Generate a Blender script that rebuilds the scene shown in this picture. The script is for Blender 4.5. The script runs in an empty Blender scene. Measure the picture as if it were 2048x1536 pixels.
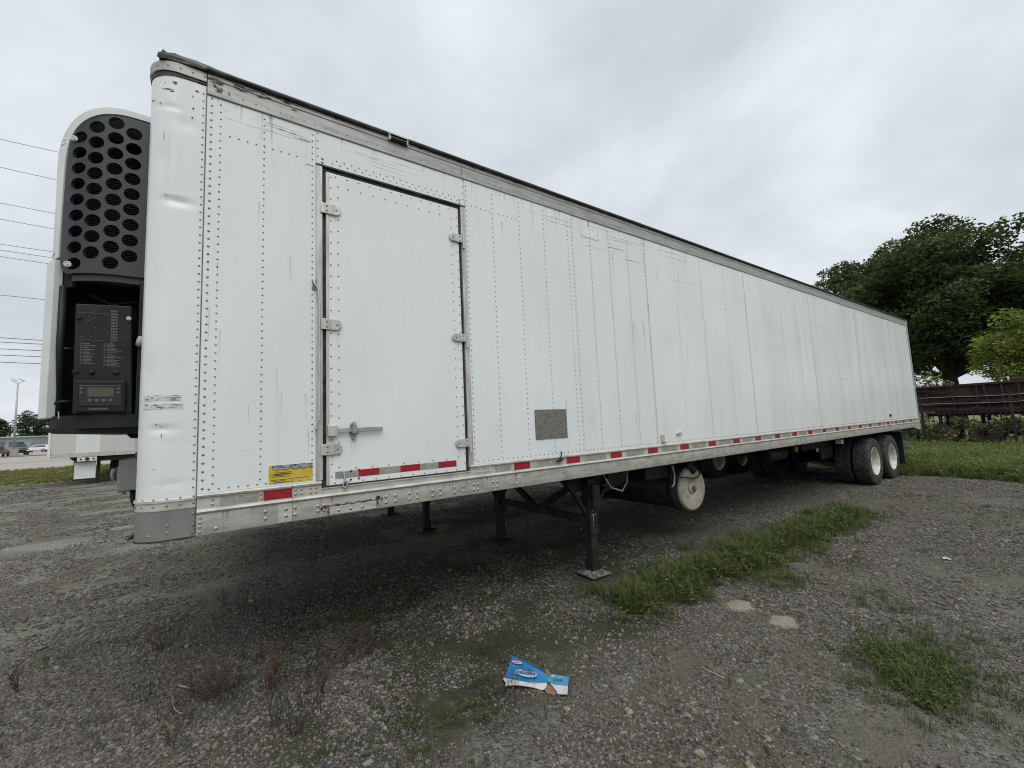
import bpy, bmesh, math, random
import numpy as np
from mathutils import Vector, Matrix, Euler, noise as mnoise
from mathutils.geometry import delaunay_2d_cdt

SC = bpy.context.scene
COL = SC.collection
rnd = random.Random(7)
rng = np.random.default_rng(7)
R = math.radians

# ------------------------------------------------------------------ camera
cam_d = bpy.data.cameras.new('camera')
cam = bpy.data.objects.new('camera', cam_d)
COL.objects.link(cam)
cam_d.sensor_fit = 'HORIZONTAL'
cam_d.sensor_width = 36.0
cam_d.lens = 36.0 * 835.05 / 2048.0
cam_d.clip_start = 0.05
cam_d.clip_end = 5000
CX, CY, CZ = 0.1269, -3.1764, 1.7142
cr = Vector((0.82333141, -0.56582857, -0.04431052))
cu = Vector((-0.01684626, -0.10240084, 0.99460056))
cf = Vector((0.56731085, 0.81813941, 0.09384192))
m = Matrix.Identity(4)
for i in range(3):
    m[i][0], m[i][1], m[i][2] = cr[i], cu[i], -cf[i]
m[0][3], m[1][3], m[2][3] = CX, CY, CZ
cam.matrix_world = m
SC.camera = cam

# ------------------------------------------------------------------ sky, sun, exposure
SUN_EL, SUN_AZ = R(62), R(196)          # azimuth clockwise from +Y; the sun stands behind the camera
world = bpy.data.worlds.new('World')
SC.world = world
world.use_nodes = True
wn, wl = world.node_tree.nodes, world.node_tree.links
wn.clear()
wo = wn.new('ShaderNodeOutputWorld')
bg = wn.new('ShaderNodeBackground')
bg.inputs['Strength'].default_value = 0.1
sky = wn.new('ShaderNodeTexSky')
sky.sky_type = 'NISHITA'
sky.sun_disc = False
sky.sun_elevation = SUN_EL
sky.sun_rotation = SUN_AZ
sky.air_density, sky.dust_density, sky.ozone_density = 1.0, 3.0, 1.0
tc = wn.new('ShaderNodeTexCoord')
sep = wn.new('ShaderNodeSeparateXYZ')
wl.new(tc.outputs['Generated'], sep.inputs[0])
den = wn.new('ShaderNodeMath'); den.operation = 'MAXIMUM'; den.inputs[1].default_value = 0.0
wl.new(sep.outputs['Z'], den.inputs[0])
ad = wn.new('ShaderNodeMath'); ad.operation = 'ADD'; ad.inputs[1].default_value = 0.35
wl.new(den.outputs[0], ad.inputs[0])
dv = wn.new('ShaderNodeVectorMath'); dv.operation = 'DIVIDE'
cmb = wn.new('ShaderNodeCombineXYZ')
for k in range(3):
    wl.new(ad.outputs[0], cmb.inputs[k])
wl.new(tc.outputs['Generated'], dv.inputs[0])
wl.new(cmb.outputs[0], dv.inputs[1])
n1 = wn.new('ShaderNodeTexNoise'); n1.inputs['Scale'].default_value = 1.7; n1.inputs['Detail'].default_value = 6.0
n1.inputs['Roughness'].default_value = 0.57; n1.inputs['Distortion'].default_value = 0.15
mp = wn.new('ShaderNodeMapping'); mp.inputs['Location'].default_value = (3.7, 1.3, 0.0); mp.inputs['Rotation'].default_value = (0, 0, R(25)); mp.inputs['Scale'].default_value = (1.0, 0.9, 1.0)
wl.new(dv.outputs[0], mp.inputs[0]); wl.new(mp.outputs[0], n1.inputs['Vector'])
rp = wn.new('ShaderNodeValToRGB')
rp.color_ramp.elements[0].position = 0.29; rp.color_ramp.elements[0].color = (0.555, 0.610, 0.662, 1)
rp.color_ramp.elements[1].position = 0.67; rp.color_ramp.elements[1].color = (0.855, 0.905, 0.955, 1)
wl.new(n1.outputs['Fac'], rp.inputs[0])
sca = wn.new('ShaderNodeVectorMath'); sca.operation = 'SCALE'; sca.inputs['Scale'].default_value = 7.25
wl.new(rp.outputs[0], sca.inputs[0])
mx = wn.new('ShaderNodeMix'); mx.data_type = 'RGBA'; mx.inputs['Factor'].default_value = 0.96
wl.new(sky.outputs[0], mx.inputs['A']); wl.new(sca.outputs[0], mx.inputs['B'])
wl.new(mx.outputs['Result'], bg.inputs['Color'])
wl.new(bg.outputs[0], wo.inputs['Surface'])

sun_d = bpy.data.lights.new('sun', 'SUN')
sun_d.energy = 1.5
sun_d.angle = R(50)
sun_d.color = (1.0, 0.975, 0.93)
sun = bpy.data.objects.new('sun', sun_d)
COL.objects.link(sun)
sd = Vector((math.sin(SUN_AZ) * math.cos(SUN_EL), math.cos(SUN_AZ) * math.cos(SUN_EL), math.sin(SUN_EL)))
sun.rotation_euler = sd.to_track_quat('Z', 'Y').to_euler()

SC.view_settings.view_transform = 'Standard'
SC.view_settings.look = 'None'
SC.view_settings.gamma = 1.0
SC.view_settings.use_curve_mapping = False
SC.view_settings.exposure = 0.45
SC.cycles.use_denoising = True
SC.cycles.filter_width = 1.05
SC.cycles.max_bounces = 6
SC.cycles.diffuse_bounces = 3
SC.cycles.caustics_reflective = SC.cycles.caustics_refractive = False

# ------------------------------------------------------------------ materials
MATS = {}
def lk(nt, a, b): nt.links.new(a, b)
def mat(name, col, rough=0.5, metal=0.0, col2=None, scale=6.0, stretch=(1, 1, 1), lo=0.4, hi=0.65, detail=5.0,
        bump=0.0, bscale=None, bstretch=None, spec=None, layers=(), attr=None, translucent=0.0, bdist=0.01):
    """Principled material in object space: a noise mix of col and col2, further noise layers (colour, scale, stretch, lo, hi, amount) and a bump."""
    if name in MATS: return MATS[name]
    M = bpy.data.materials.new(name); M.use_nodes = True
    nt = M.node_tree; N = nt.nodes
    b = N['Principled BSDF']
    b.inputs['Roughness'].default_value = rough
    b.inputs['Metallic'].default_value = metal
    if spec is not None: b.inputs['Specular IOR Level'].default_value = spec
    tcn = N.new('ShaderNodeTexCoord')
    def nz(sc, st, det=5.0):
        mpn = N.new('ShaderNodeMapping'); mpn.inputs['Scale'].default_value = st
        lk(nt, tcn.outputs['Object'], mpn.inputs[0])
        t = N.new('ShaderNodeTexNoise'); t.inputs['Scale'].default_value = sc; t.inputs['Detail'].default_value = det
        lk(nt, mpn.outputs[0], t.inputs['Vector'])
        return t.outputs['Fac']
    def ramp(src, lo, hi):
        r = N.new('ShaderNodeMapRange'); r.inputs['From Min'].default_value = lo; r.inputs['From Max'].default_value = hi
        r.interpolation_type = 'SMOOTHSTEP'
        lk(nt, src, r.inputs['Value']); return r.outputs['Result']
    def mixc(fac, A, B):
        x = N.new('ShaderNodeMix'); x.data_type = 'RGBA'
        if isinstance(fac, float): x.inputs['Factor'].default_value = fac
        else: lk(nt, fac, x.inputs['Factor'])
        for s, v in (('A', A), ('B', B)):
            if isinstance(v, tuple): x.inputs[s].default_value = (*v, 1)
            else: lk(nt, v, x.inputs[s])
        return x.outputs['Result']
    cur = col
    if col2 is not None: cur = mixc(ramp(nz(scale, stretch, detail), lo, hi), col, col2)
    for (lc, ls, lst, l0, l1, amt) in layers:
        f = ramp(nz(ls, lst), l0, l1)
        mm = N.new('ShaderNodeMath'); mm.operation = 'MULTIPLY'; mm.inputs[1].default_value = amt
        lk(nt, f, mm.inputs[0])
        cur = mixc(mm.outputs[0], cur, lc)
    if attr:
        a = N.new('ShaderNodeAttribute'); a.attribute_name = attr
        x = N.new('ShaderNodeMix'); x.data_type = 'RGBA'; x.blend_type = 'MULTIPLY'; x.inputs['Factor'].default_value = 1.0
        if isinstance(cur, tuple): x.inputs['A'].default_value = (*cur, 1)
        else: lk(nt, cur, x.inputs['A'])
        lk(nt, a.outputs['Color'], x.inputs['B']); cur = x.outputs['Result']
    if isinstance(cur, tuple): b.inputs['Base Color'].default_value = (*cur, 1)
    else: lk(nt, cur, b.inputs['Base Color'])
    if bump:
        bn = N.new('ShaderNodeBump'); bn.inputs['Strength'].default_value = bump; bn.inputs['Distance'].default_value = bdist
        lk(nt, nz(bscale or scale * 3, bstretch or stretch), bn.inputs['Height'])
        lk(nt, bn.outputs[0], b.inputs['Normal'])
    if translucent:
        o = N['Material Output']; tr = N.new('ShaderNodeBsdfTranslucent'); ms = N.new('ShaderNodeMixShader')
        ms.inputs[0].default_value = translucent
        if isinstance(cur, tuple): tr.inputs[0].default_value = (*cur, 1)
        else: lk(nt, cur, tr.inputs[0])
        lk(nt, b.outputs[0], ms.inputs[1]); lk(nt, tr.outputs[0], ms.inputs[2]); lk(nt, ms.outputs[0], o.inputs['Surface'])
    MATS[name] = M
    return M

GRIME = (0.33, 0.31, 0.26)
def paint(name, col, amt=0.5):
    return mat(name, col, 0.30, 0, col2=tuple(c * 0.93 for c in col), scale=1.1, stretch=(1, 1, 0.5), lo=0.35, hi=0.7, bump=0.5, bscale=1.0,
               bstretch=(2.2, 2.2, 0.45), bdist=0.050,
               layers=[(GRIME, 9, (2.2, 2.2, 0.10), 0.57, 0.85, 0.42 * amt), (GRIME, 60, (1, 1, 0.7), 0.66, 0.80, 0.30 * amt), (GRIME, 2.0, (1, 1, 1), 0.55, 0.9, 0.28 * amt)])
PAINT_A = paint('paint_white_cool', (0.768, 0.797, 0.790), 0.55)
PAINT_B = paint('paint_white_warm', (0.760, 0.775, 0.755), 0.75)
PAINT_D = paint('paint_white_door', (0.770, 0.795, 0.786), 0.5)
ALU = mat('weathered_aluminium', (0.56, 0.545, 0.50), 0.5, 0.25, col2=(0.42, 0.40, 0.35), scale=7, stretch=(1, 1, 2.5), lo=0.38, hi=0.68, bump=0.15, bscale=40,
          layers=[((0.20, 0.17, 0.12), 14, (3, 3, 0.35), 0.60, 0.80, 0.55), ((0.13, 0.10, 0.07), 45, (1, 1, 1), 0.68, 0.80, 0.5)])
ALU_TOP = mat('top_rail_aluminium', (0.41, 0.405, 0.39), 0.5, 0.3, col2=(0.30, 0.295, 0.275), scale=10, stretch=(0.5, 1, 3), lo=0.35, hi=0.7,
              layers=[((0.14, 0.11, 0.08), 12, (4, 4, 0.5), 0.64, 0.84, 0.6)])
ALU_BR = mat('bright_aluminium', (0.60, 0.59, 0.56), 0.42, 0.4, col2=(0.43, 0.41, 0.37), scale=9, stretch=(3, 3, 0.4), lo=0.35, hi=0.7,
             layers=[((0.17, 0.13, 0.09), 20, (2, 2, 0.5), 0.62, 0.8, 0.6)])
RIV = mat('rivet_metal', (0.31, 0.31, 0.305), 0.5, 0.3, col2=(0.17, 0.165, 0.15), scale=3)
BOLT = mat('bolt_metal', (0.52, 0.50, 0.45), 0.45, 0.35, col2=(0.30, 0.26, 0.21), scale=40)
GREYPL = mat('grey_plate', (0.225, 0.225, 0.215), 0.5, 0.15, col2=(0.175, 0.175, 0.165), scale=6, stretch=(1, 1, 0.4), layers=[((0.10, 0.07, 0.05), 22, (1, 1, 1), 0.66, 0.8, 0.6)])
BLACK = mat('black_steel', (0.011, 0.011, 0.012), 0.6, 0, col2=(0.026, 0.023, 0.020), scale=9, bump=0.1, spec=0.35)
DARK = mat('dark_underbody', (0.014, 0.013, 0.012), 0.8, 0, col2=(0.030, 0.026, 0.021), scale=6)
PLAST = mat('black_plastic', (0.010, 0.0105, 0.012), 0.55, 0, col2=(0.017, 0.0175, 0.019), scale=5, spec=0.3)
GRILLE = mat('grille_plastic', (0.026, 0.027, 0.030), 0.55, 0, col2=(0.042, 0.043, 0.046), scale=4, stretch=(1, 1, 0.4))
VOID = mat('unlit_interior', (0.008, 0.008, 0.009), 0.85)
FIN = mat('radiator_fins', (0.020, 0.020, 0.022), 0.6, 0.3)
GASKET = mat('black_rubber_seal', (0.012, 0.012, 0.012), 0.6, col2=(0.05, 0.046, 0.04), scale=12)
RUST = mat('rust', (0.075, 0.040, 0.022), 0.8, 0, col2=(0.02, 0.014, 0.010), scale=30)
STREAK = mat('brown_grime', (0.20, 0.165, 0.12), 0.7, 0, col2=(0.05, 0.04, 0.03), scale=18, stretch=(3, 3, 0.6))
RED = mat('red_reflective', (0.33, 0.012, 0.020), 0.35, 0, col2=(0.25, 0.012, 0.02), scale=30)
GREYT = mat('grey_reflective', (0.33, 0.335, 0.29), 0.45, 0.1, col2=(0.26, 0.26, 0.225), scale=25, bump=0.05)
MARKT = mat('pale_emblem', (0.52, 0.53, 0.48), 0.5)
YEL = mat('yellow_label', (0.60, 0.44, 0.055), 0.5, 0, col2=(0.52, 0.37, 0.05), scale=30)
INK = mat('dark_print', (0.04, 0.035, 0.03), 0.6)
SILV = mat('torn_foil', (0.42, 0.44, 0.46), 0.3, 0.5, col2=(0.05, 0.05, 0.05), scale=28, stretch=(1, 1, 3))
SCR = mat('bare_scratch', (0.20, 0.205, 0.205), 0.6, 0, col2=(0.60, 0.62, 0.62), scale=40, stretch=(1, 1, 3), lo=0.42, hi=0.68)
SCUFF = mat('black_scuff', (0.025, 0.025, 0.025), 0.6, 0, col2=(0.16, 0.16, 0.155), scale=60, lo=0.48, hi=0.7)
def faded(M, scale, lo, hi, stretch=(1, 1, 1), top=1.0):
    """let a mark fade out towards its edge (vertex attribute 'fade') in a ragged, worn way"""
    nt = M.node_tree; N = nt.nodes; b = N['Principled BSDF']
    a = N.new('ShaderNodeAttribute'); a.attribute_name = 'fade'
    t = N.new('ShaderNodeTexCoord'); mp_ = N.new('ShaderNodeMapping'); mp_.inputs['Scale'].default_value = stretch
    n = N.new('ShaderNodeTexNoise'); n.inputs['Scale'].default_value = scale; n.inputs['Detail'].default_value = 6
    nt.links.new(t.outputs['Object'], mp_.inputs[0]); nt.links.new(mp_.outputs[0], n.inputs['Vector'])
    ad_ = N.new('ShaderNodeMath'); ad_.operation = 'ADD'; nt.links.new(a.outputs['Fac'], ad_.inputs[0]); nt.links.new(n.outputs['Fac'], ad_.inputs[1])
    r = N.new('ShaderNodeMapRange'); r.inputs['From Min'].default_value = lo; r.inputs['From Max'].default_value = hi
    r.inputs['To Max'].default_value = top; nt.links.new(ad_.outputs[0], r.inputs['Value']); nt.links.new(r.outputs[0], b.inputs['Alpha'])
    return M
faded(SCUFF, 70, 0.75, 1.25)
faded(SCR, 30, 0.72, 1.45, (0.35, 1, 3), 0.75)
DRIP = faded(mat('grime_drip', (0.16, 0.135, 0.10), 0.8, 0, col2=(0.06, 0.05, 0.04), scale=20), 26, 0.70, 1.55, (3, 1, 0.5), 0.30)
RUSTM = faded(mat('rust_mark', (0.065, 0.036, 0.022), 0.8, 0, col2=(0.015, 0.011, 0.009), scale=45), 45, 0.65, 1.1)
RESID = mat('sticker_residue', (0.62, 0.64, 0.63), 0.6, 0, col2=(0.16, 0.155, 0.14), scale=55, stretch=(0.25, 1, 1.3), lo=0.47, hi=0.64)
DIAM = mat('tread_plate', (0.21, 0.20, 0.18), 0.45, 0.5, col2=(0.14, 0.13, 0.115), scale=20)
CREAM = mat('cream_paint', (0.46, 0.42, 0.34), 0.55, 0, col2=(0.34, 0.30, 0.235), scale=7, lo=0.4, hi=0.75, layers=[((0.14, 0.11, 0.08), 18, (1, 1, 1), 0.62, 0.8, 0.6)])
RIMM = mat('white_wheel_steel', (0.60, 0.59, 0.53), 0.5, 0, col2=(0.44, 0.42, 0.35), scale=8, layers=[((0.12, 0.09, 0.07), 20, (1, 1, 1), 0.62, 0.8, 0.5)])
TYRE = mat('tyre_rubber', (0.020, 0.020, 0.021), 0.75, 0, col2=(0.050, 0.047, 0.043), scale=9, bump=0.2, bscale=120, bdist=0.003)
TREAD = mat('tyre_tread', (0.050, 0.048, 0.045), 0.8, 0, col2=(0.085, 0.080, 0.073), scale=9)
AMBER = mat('amber_lens', (0.55, 0.20, 0.02), 0.25)
GLASSY = mat('smoked_lens', (0.02, 0.02, 0.025), 0.15)
LCD = mat('display_glass', (0.065, 0.068, 0.045), 0.2)
PRINTG = mat('grey_print', (0.10, 0.10, 0.105), 0.6)
COWL = mat('cowl_white', (0.70, 0.73, 0.71), 0.38, 0, col2=(0.62, 0.65, 0.62), scale=3, layers=[(GRIME, 14, (2, 2, 0.4), 0.60, 0.85, 0.4)])
GALV = mat('galvanised_steel', (0.42, 0.43, 0.43), 0.5, 0.4, col2=(0.30, 0.30, 0.29), scale=12)

# ------------------------------------------------------------------ mesh helpers
class MB:
    def __init__(s): s.v = []; s.f = []; s.c = None
    def add(s, vs, fs):
        o = len(s.v); s.v += [tuple(p) for p in vs]; s.f += [tuple(i + o for i in f) for f in fs]; return s
    def box(s, x0, x1, y0, y1, z0, z1):
        return s.add([(x0, y0, z0), (x1, y0, z0), (x1, y1, z0), (x0, y1, z0), (x0, y0, z1), (x1, y0, z1), (x1, y1, z1), (x0, y1, z1)],
                     [(0, 3, 2, 1), (4, 5, 6, 7), (0, 1, 5, 4), (1, 2, 6, 5), (2, 3, 7, 6), (3, 0, 4, 7)])
    def tube(s, p0, p1, r0, r1=None, n=8, cap=True):
        return s.path([p0, p1], [r0, r0 if r1 is None else r1], n, cap)
    def path(s, pts, r, n=8, cap=True):
        pts = [Vector(p) for p in pts]
        if not hasattr(r, '__len__'): r = [r] * len(pts)
        vs = []; fs = []; up = None
        for i, p in enumerate(pts):
            t = (pts[min(i + 1, len(pts) - 1)] - pts[max(i - 1, 0)]).normalized()
            if up is None:
                up = Vector((0, 0, 1)) if abs(t.z) < 0.9 else Vector((1, 0, 0))
            a = t.cross(up).normalized(); b2 = a.cross(t).normalized(); up = b2
            for k in range(n):
                w = 2 * math.pi * k / n + math.pi / n
                vs.append(p + (a * math.cos(w) + b2 * math.sin(w)) * r[i])
        for i in range(len(pts) - 1):
            for k in range(n):
                fs.append((i * n + k, i * n + (k + 1) % n, (i + 1) * n + (k + 1) % n, (i + 1) * n + k))
        if cap:
            fs.append(tuple(range(n))[::-1]); fs.append(tuple(range((len(pts) - 1) * n, len(pts) * n)))
        return s.add(vs, fs)
    def bar(s, p0, p1, w, h):
        p0, p1 = Vector(p0), Vector(p1); t = (p1 - p0).normalized()
        up = Vector((0, 0, 1)) if abs(t.z) < 0.95 else Vector((0, 1, 0))
        a = t.cross(up).normalized() * (w / 2); b2 = a.cross(t).normalized() * (h / 2)
        vs = [p + sa * a + sb * b2 for p in (p0, p1) for sa, sb in ((-1, -1), (1, -1), (1, 1), (-1, 1))]
        return s.add(vs, [(0, 1, 2, 3), (7, 6, 5, 4), (0, 4, 5, 1), (1, 5, 6, 2), (2, 6, 7, 3), (3, 7, 4, 0)])
    def lathe(s, prof, c, axis='y', n=32):
        """prof: (radius, height along axis)"""
        vs = []; fs = []; L = len(prof)
        for k in range(n):
            w = 2 * math.pi * k / n; cw, sw = math.cos(w), math.sin(w)
            for r, h in prof:
                if axis == 'y': vs.append((c[0] + r * cw, c[1] + h, c[2] + r * sw))
                elif axis == 'z': vs.append((c[0] + r * cw, c[1] + r * sw, c[2] + h))
                else: vs.append((c[0] + h, c[1] + r * cw, c[2] + r * sw))
        for k in range(n):
            for i in range(L - 1):
                a = k * L + i; b2 = ((k + 1) % n) * L + i
                fs.append((a, b2, b2 + 1, a + 1))
        return s.add(vs, fs)
    def prism(s, poly, a0, a1, axis='x'):
        """closed 2D polygon extruded along an axis"""
        n = len(poly); vs = []
        for a in (a0, a1):
            for p, q in poly:
                vs.append((a, p, q) if axis == 'x' else ((p, a, q) if axis == 'y' else (p, q, a)))
        fs = [tuple(range(n)), tuple(range(2 * n - 1, n - 1, -1))] + [(i, i + n, (i + 1) % n + n, (i + 1) % n) for i in range(n)]
        return s.add(vs, fs)
    def dome(s, p, r, h, nrm=(0, -1, 0), n=7):
        nrm = Vector(nrm); t = nrm.orthogonal().normalized(); b2 = nrm.cross(t); p = Vector(p)
        vs = []
        for rr, hh in ((1, 0.0), (0.72, 0.72)):
            for k in range(n):
                w = 2 * math.pi * k / n
                vs.append(p + (t * math.cos(w) + b2 * math.sin(w)) * r * rr + nrm * h * hh)
        vs.append(p + nrm * h)
        fs = [(k, (k + 1) % n, n + (k + 1) % n, n + k) for k in range(n)] + [(n + k, n + (k + 1) % n, 2 * n) for k in range(n)]
        return s.add(vs, fs)
    def mesh(s, name, mt, smooth=False, fix=True, bev=0.0, cols=None):
        me = bpy.data.meshes.new(name)
        me.from_pydata(s.v, [], s.f)
        if fix or bev:
            bm = bmesh.new(); bm.from_mesh(me)
            if fix: bmesh.ops.recalc_face_normals(bm, faces=bm.faces)
            if bev:
                ed = [e for e in bm.edges if len(e.link_faces) == 2 and e.calc_face_angle(0) > 0.6]
                bmesh.ops.bevel(bm, geom=ed, offset=bev, segments=2, affect='EDGES', profile=0.5)
            bm.to_mesh(me); bm.free()
        if smooth: me.polygons.foreach_set('use_smooth', [True] * len(me.polygons))
        if mt: me.materials.append(mt)
        return me
    def build(s, name, mt, parent=None, smooth=False, fix=True, bev=0.0):
        return link(name, s.mesh(name, mt, smooth, fix, bev), parent)

def worldloc(o):
    v = Vector((0, 0, 0))
    while o is not None: v = v + o.location; o = o.parent
    return v
def link(name, me, parent=None, loc=(0, 0, 0)):
    o = bpy.data.objects.new(name, me); COL.objects.link(o)
    if parent is not None:
        o.parent = parent; o.location = Vector(loc) - worldloc(parent)
    else: o.location = loc
    return o
def tag(o, label=None, cat=None, group=None, kind=None):
    if label: o['label'] = label
    if cat: o['category'] = cat
    if group: o['group'] = group
    if kind: o['kind'] = kind
    return o
def thing(name, label, cat, loc, group=None):
    o = bpy.data.objects.new(name, None); COL.objects.link(o); o.location = loc; o.empty_display_size = 0.2
    return tag(o, label, cat, group)
def copy_tree(o, parent=None, off=Vector((0, 0, 0))):
    c = o.copy(); COL.objects.link(c); c.parent = parent
    if parent is None or off.length: c.location = o.location + off
    for ch in list(o.children): copy_tree(ch, c)
    return c
def smooth_angle(o, ang=40):
    me = o.data
    me.polygons.foreach_set('use_smooth', [True] * len(me.polygons))
    bm = bmesh.new(); bm.from_mesh(me)
    for e in bm.edges:
        if len(e.link_faces) == 2: e.smooth = e.calc_face_angle(0) < R(ang)
    bm.to_mesh(me); bm.free()
    return o

PROTO = {}
def scatter(name, pts, rot, scl, idx, protos, label, cat):
    """one stuff object: instances of small meshes on given points (geometry nodes)"""
    pts = np.asarray(pts, dtype=np.float32); n = len(pts)
    me = bpy.data.meshes.new(name); me.vertices.add(n); me.vertices.foreach_set('co', pts.ravel())
    a = me.attributes.new('rot', 'FLOAT_VECTOR', 'POINT'); a.data.foreach_set('vector', np.asarray(rot, dtype=np.float32).ravel())
    a = me.attributes.new('scl', 'FLOAT', 'POINT'); a.data.foreach_set('value', np.asarray(scl, dtype=np.float32))
    a = me.attributes.new('idx', 'INT', 'POINT'); a.data.foreach_set('value', np.asarray(idx, dtype=np.int32))
    o = link(name, me); tag(o, label, cat, None, 'stuff')
    key = id(protos)
    if key not in PROTO:
        c = bpy.data.collections.new('prototypes')
        for i, pm in enumerate(protos):
            c.objects.link(bpy.data.objects.new('piece_%02d' % i, pm))
        PROTO[key] = c
    ng = bpy.data.node_groups.new(name + '_scatter', 'GeometryNodeTree')
    ng.interface.new_socket('Geometry', in_out='INPUT', socket_type='NodeSocketGeometry')
    ng.interface.new_socket('Geometry', in_out='OUTPUT', socket_type='NodeSocketGeometry')
    N = ng.nodes; gi = N.new('NodeGroupInput'); go = N.new('NodeGroupOutput')
    ip = N.new('GeometryNodeInstanceOnPoints'); ci = N.new('GeometryNodeCollectionInfo')
    ci.inputs['Collection'].default_value = PROTO[key]
    ci.inputs['Separate Children'].default_value = True; ci.inputs['Reset Children'].default_value = True
    def na(nm, ty):
        q = N.new('GeometryNodeInputNamedAttribute'); q.data_type = ty; q.inputs['Name'].default_value = nm
        return q.outputs['Attribute']
    er = N.new('FunctionNodeEulerToRotation'); ng.links.new(na('rot', 'FLOAT_VECTOR'), er.inputs[0])
    ng.links.new(gi.outputs[0], ip.inputs['Points']); ng.links.new(ci.outputs[0], ip.inputs['Instance'])
    ip.inputs['Pick Instance'].default_value = True
    ng.links.new(na('idx', 'INT'), ip.inputs['Instance Index']); ng.links.new(er.outputs[0], ip.inputs['Rotation'])
    ng.links.new(na('scl', 'FLOAT'), ip.inputs['Scale']); ng.links.new(ip.outputs[0], go.inputs[0])
    md = o.modifiers.new('scatter', 'NODES'); md.node_group = ng
    return o
def fbm(x, y, s, seed=0.0):
    return mnoise.fractal(Vector((x * s + seed, y * s - seed, seed * 0.37)), 1.0, 2.0, 4)
# ------------------------------------------------------------------ the setting: ground, verges, road
def gravel_mat():
    M = bpy.data.materials.new('gravel_ground'); M.use_nodes = True
    nt = M.node_tree; N = nt.nodes; b = N['Principled BSDF']; b.inputs['Roughness'].default_value = 0.9
    b.inputs['Specular IOR Level'].default_value = 0.25
    t = N.new('ShaderNodeTexCoord'); oc = t.outputs['Object']
    def vor(sc, feat='F1'):
        v = N.new('ShaderNodeTexVoronoi'); v.feature = feat; v.inputs['Scale'].default_value = sc; lk(nt, oc, v.inputs['Vector']); return v
    def noi(sc, det=5.0, st=(1, 1, 1), loc=(0, 0, 0)):
        mpn = N.new('ShaderNodeMapping'); mpn.inputs['Scale'].default_value = st; mpn.inputs['Location'].default_value = loc
        lk(nt, oc, mpn.inputs[0])
        v = N.new('ShaderNodeTexNoise'); v.inputs['Scale'].default_value = sc; v.inputs['Detail'].default_value = det
        lk(nt, mpn.outputs[0], v.inputs['Vector']); return v.outputs['Fac']
    def rng_(src, a, b2, c=0.0, d=1.0):
        r = N.new('ShaderNodeMapRange'); r.interpolation_type = 'SMOOTHSTEP'
        for k, v in zip(('From Min', 'From Max', 'To Min', 'To Max'), (a, b2, c, d)): r.inputs[k].default_value = v
        lk(nt, src, r.inputs['Value']); return r.outputs['Result']
    def mul(a, b2):
        q = N.new('ShaderNodeMath'); q.operation = 'MULTIPLY'
        for i, s in enumerate((a, b2)):
            if isinstance(s, float): q.inputs[i].default_value = s
            else: lk(nt, s, q.inputs[i])
        return q.outputs[0]
    def mix(f, A, B, bt='MIX'):
        x = N.new('ShaderNodeMix'); x.data_type = 'RGBA'; x.blend_type = bt
        if isinstance(f, float): x.inputs['Factor'].default_value = f
        else: lk(nt, f, x.inputs['Factor'])
        for s, v in (('A', A), ('B', B)):
            if isinstance(v, tuple): x.inputs[s].default_value = (*v, 1)
            else: lk(nt, v, x.inputs[s])
        return x.outputs['Result']
    v1, v2, v3 = vor(62.0), vor(150.0), vor(21.0)
    s1 = N.new('ShaderNodeSeparateColor'); lk(nt, v1.outputs['Color'], s1.inputs[0])
    s2 = N.new('ShaderNodeSeparateColor'); lk(nt, v2.outputs['Color'], s2.inputs[0])
    g = mix(rng_(s1.outputs[0], 0.0, 1.0), (0.040, 0.037, 0.032), (0.205, 0.195, 0.178))
    g2 = mix(rng_(s2.outputs[1], 0.0, 1.0), (0.042, 0.037, 0.030), (0.170, 0.157, 0.136))
    c = mix(rng_(noi(1.4), 0.42, 0.60), g, g2)
    c = mix(mul(rng_(noi(0.7, 7.0, (0.8, 1.3, 1), (3, 9, 0)), 0.46, 0.68), 0.6), c, (0.088, 0.078, 0.058))     # worn earth
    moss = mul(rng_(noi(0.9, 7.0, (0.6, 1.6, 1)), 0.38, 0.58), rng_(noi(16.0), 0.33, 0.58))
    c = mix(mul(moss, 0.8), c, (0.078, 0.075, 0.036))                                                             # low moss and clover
    c = mix(mul(rng_(noi(0.30, 5.0, (0.8, 1.2, 1), (7, 2, 0)), 0.42, 0.70), 0.25), c, (0.16, 0.157, 0.152))       # paler driven strips
    sx = N.new('ShaderNodeSeparateXYZ'); lk(nt, oc, sx.inputs[0])
    c = mix(mul(mul(rng_(sx.outputs[0], 0.6, -2.0), mul(rng_(noi(1.1, 7.0, (0.7, 1.3, 1), (1, 5, 0)), 0.26, 0.58), mul(rng_(noi(34.0, 3.0), 0.30, 0.55), rng_(noi(0.8, 5.0, (0.14, 1.6, 1), (4, 4, 0)), 0.30, 0.52)))), 0.9), c, mix(1.0, c, (1.98, 2.02, 2.12), 'MULTIPLY'))  # driven strips past the nose, with the brighter open light painted in
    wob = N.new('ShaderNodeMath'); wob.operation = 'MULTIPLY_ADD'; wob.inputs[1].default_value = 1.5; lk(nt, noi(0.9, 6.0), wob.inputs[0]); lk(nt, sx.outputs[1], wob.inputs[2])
    moss_shade = mul(mul(rng_(wob.outputs[0], -0.45, 0.25), rng_(sx.outputs[0], -0.3, 0.9)), mul(rng_(sx.outputs[0], 7.5, 4.0), rng_(noi(5.0, 6.0), 0.22, 0.46)))
    moss_shade = mul(moss_shade, rng_(sx.outputs[1], 2.6, 1.2))
    c = mix(mul(moss_shade, 0.85), c, (0.026, 0.027, 0.014))                                                            # mossy earth, with the shade beside and under the trailer painted in
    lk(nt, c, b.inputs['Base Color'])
    h = N.new('ShaderNodeMath'); h.operation = 'ADD'
    lk(nt, v1.outputs['Distance'], h.inputs[0]); lk(nt, mul(v3.outputs['Distance'], 0.6), h.inputs[1])
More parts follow.
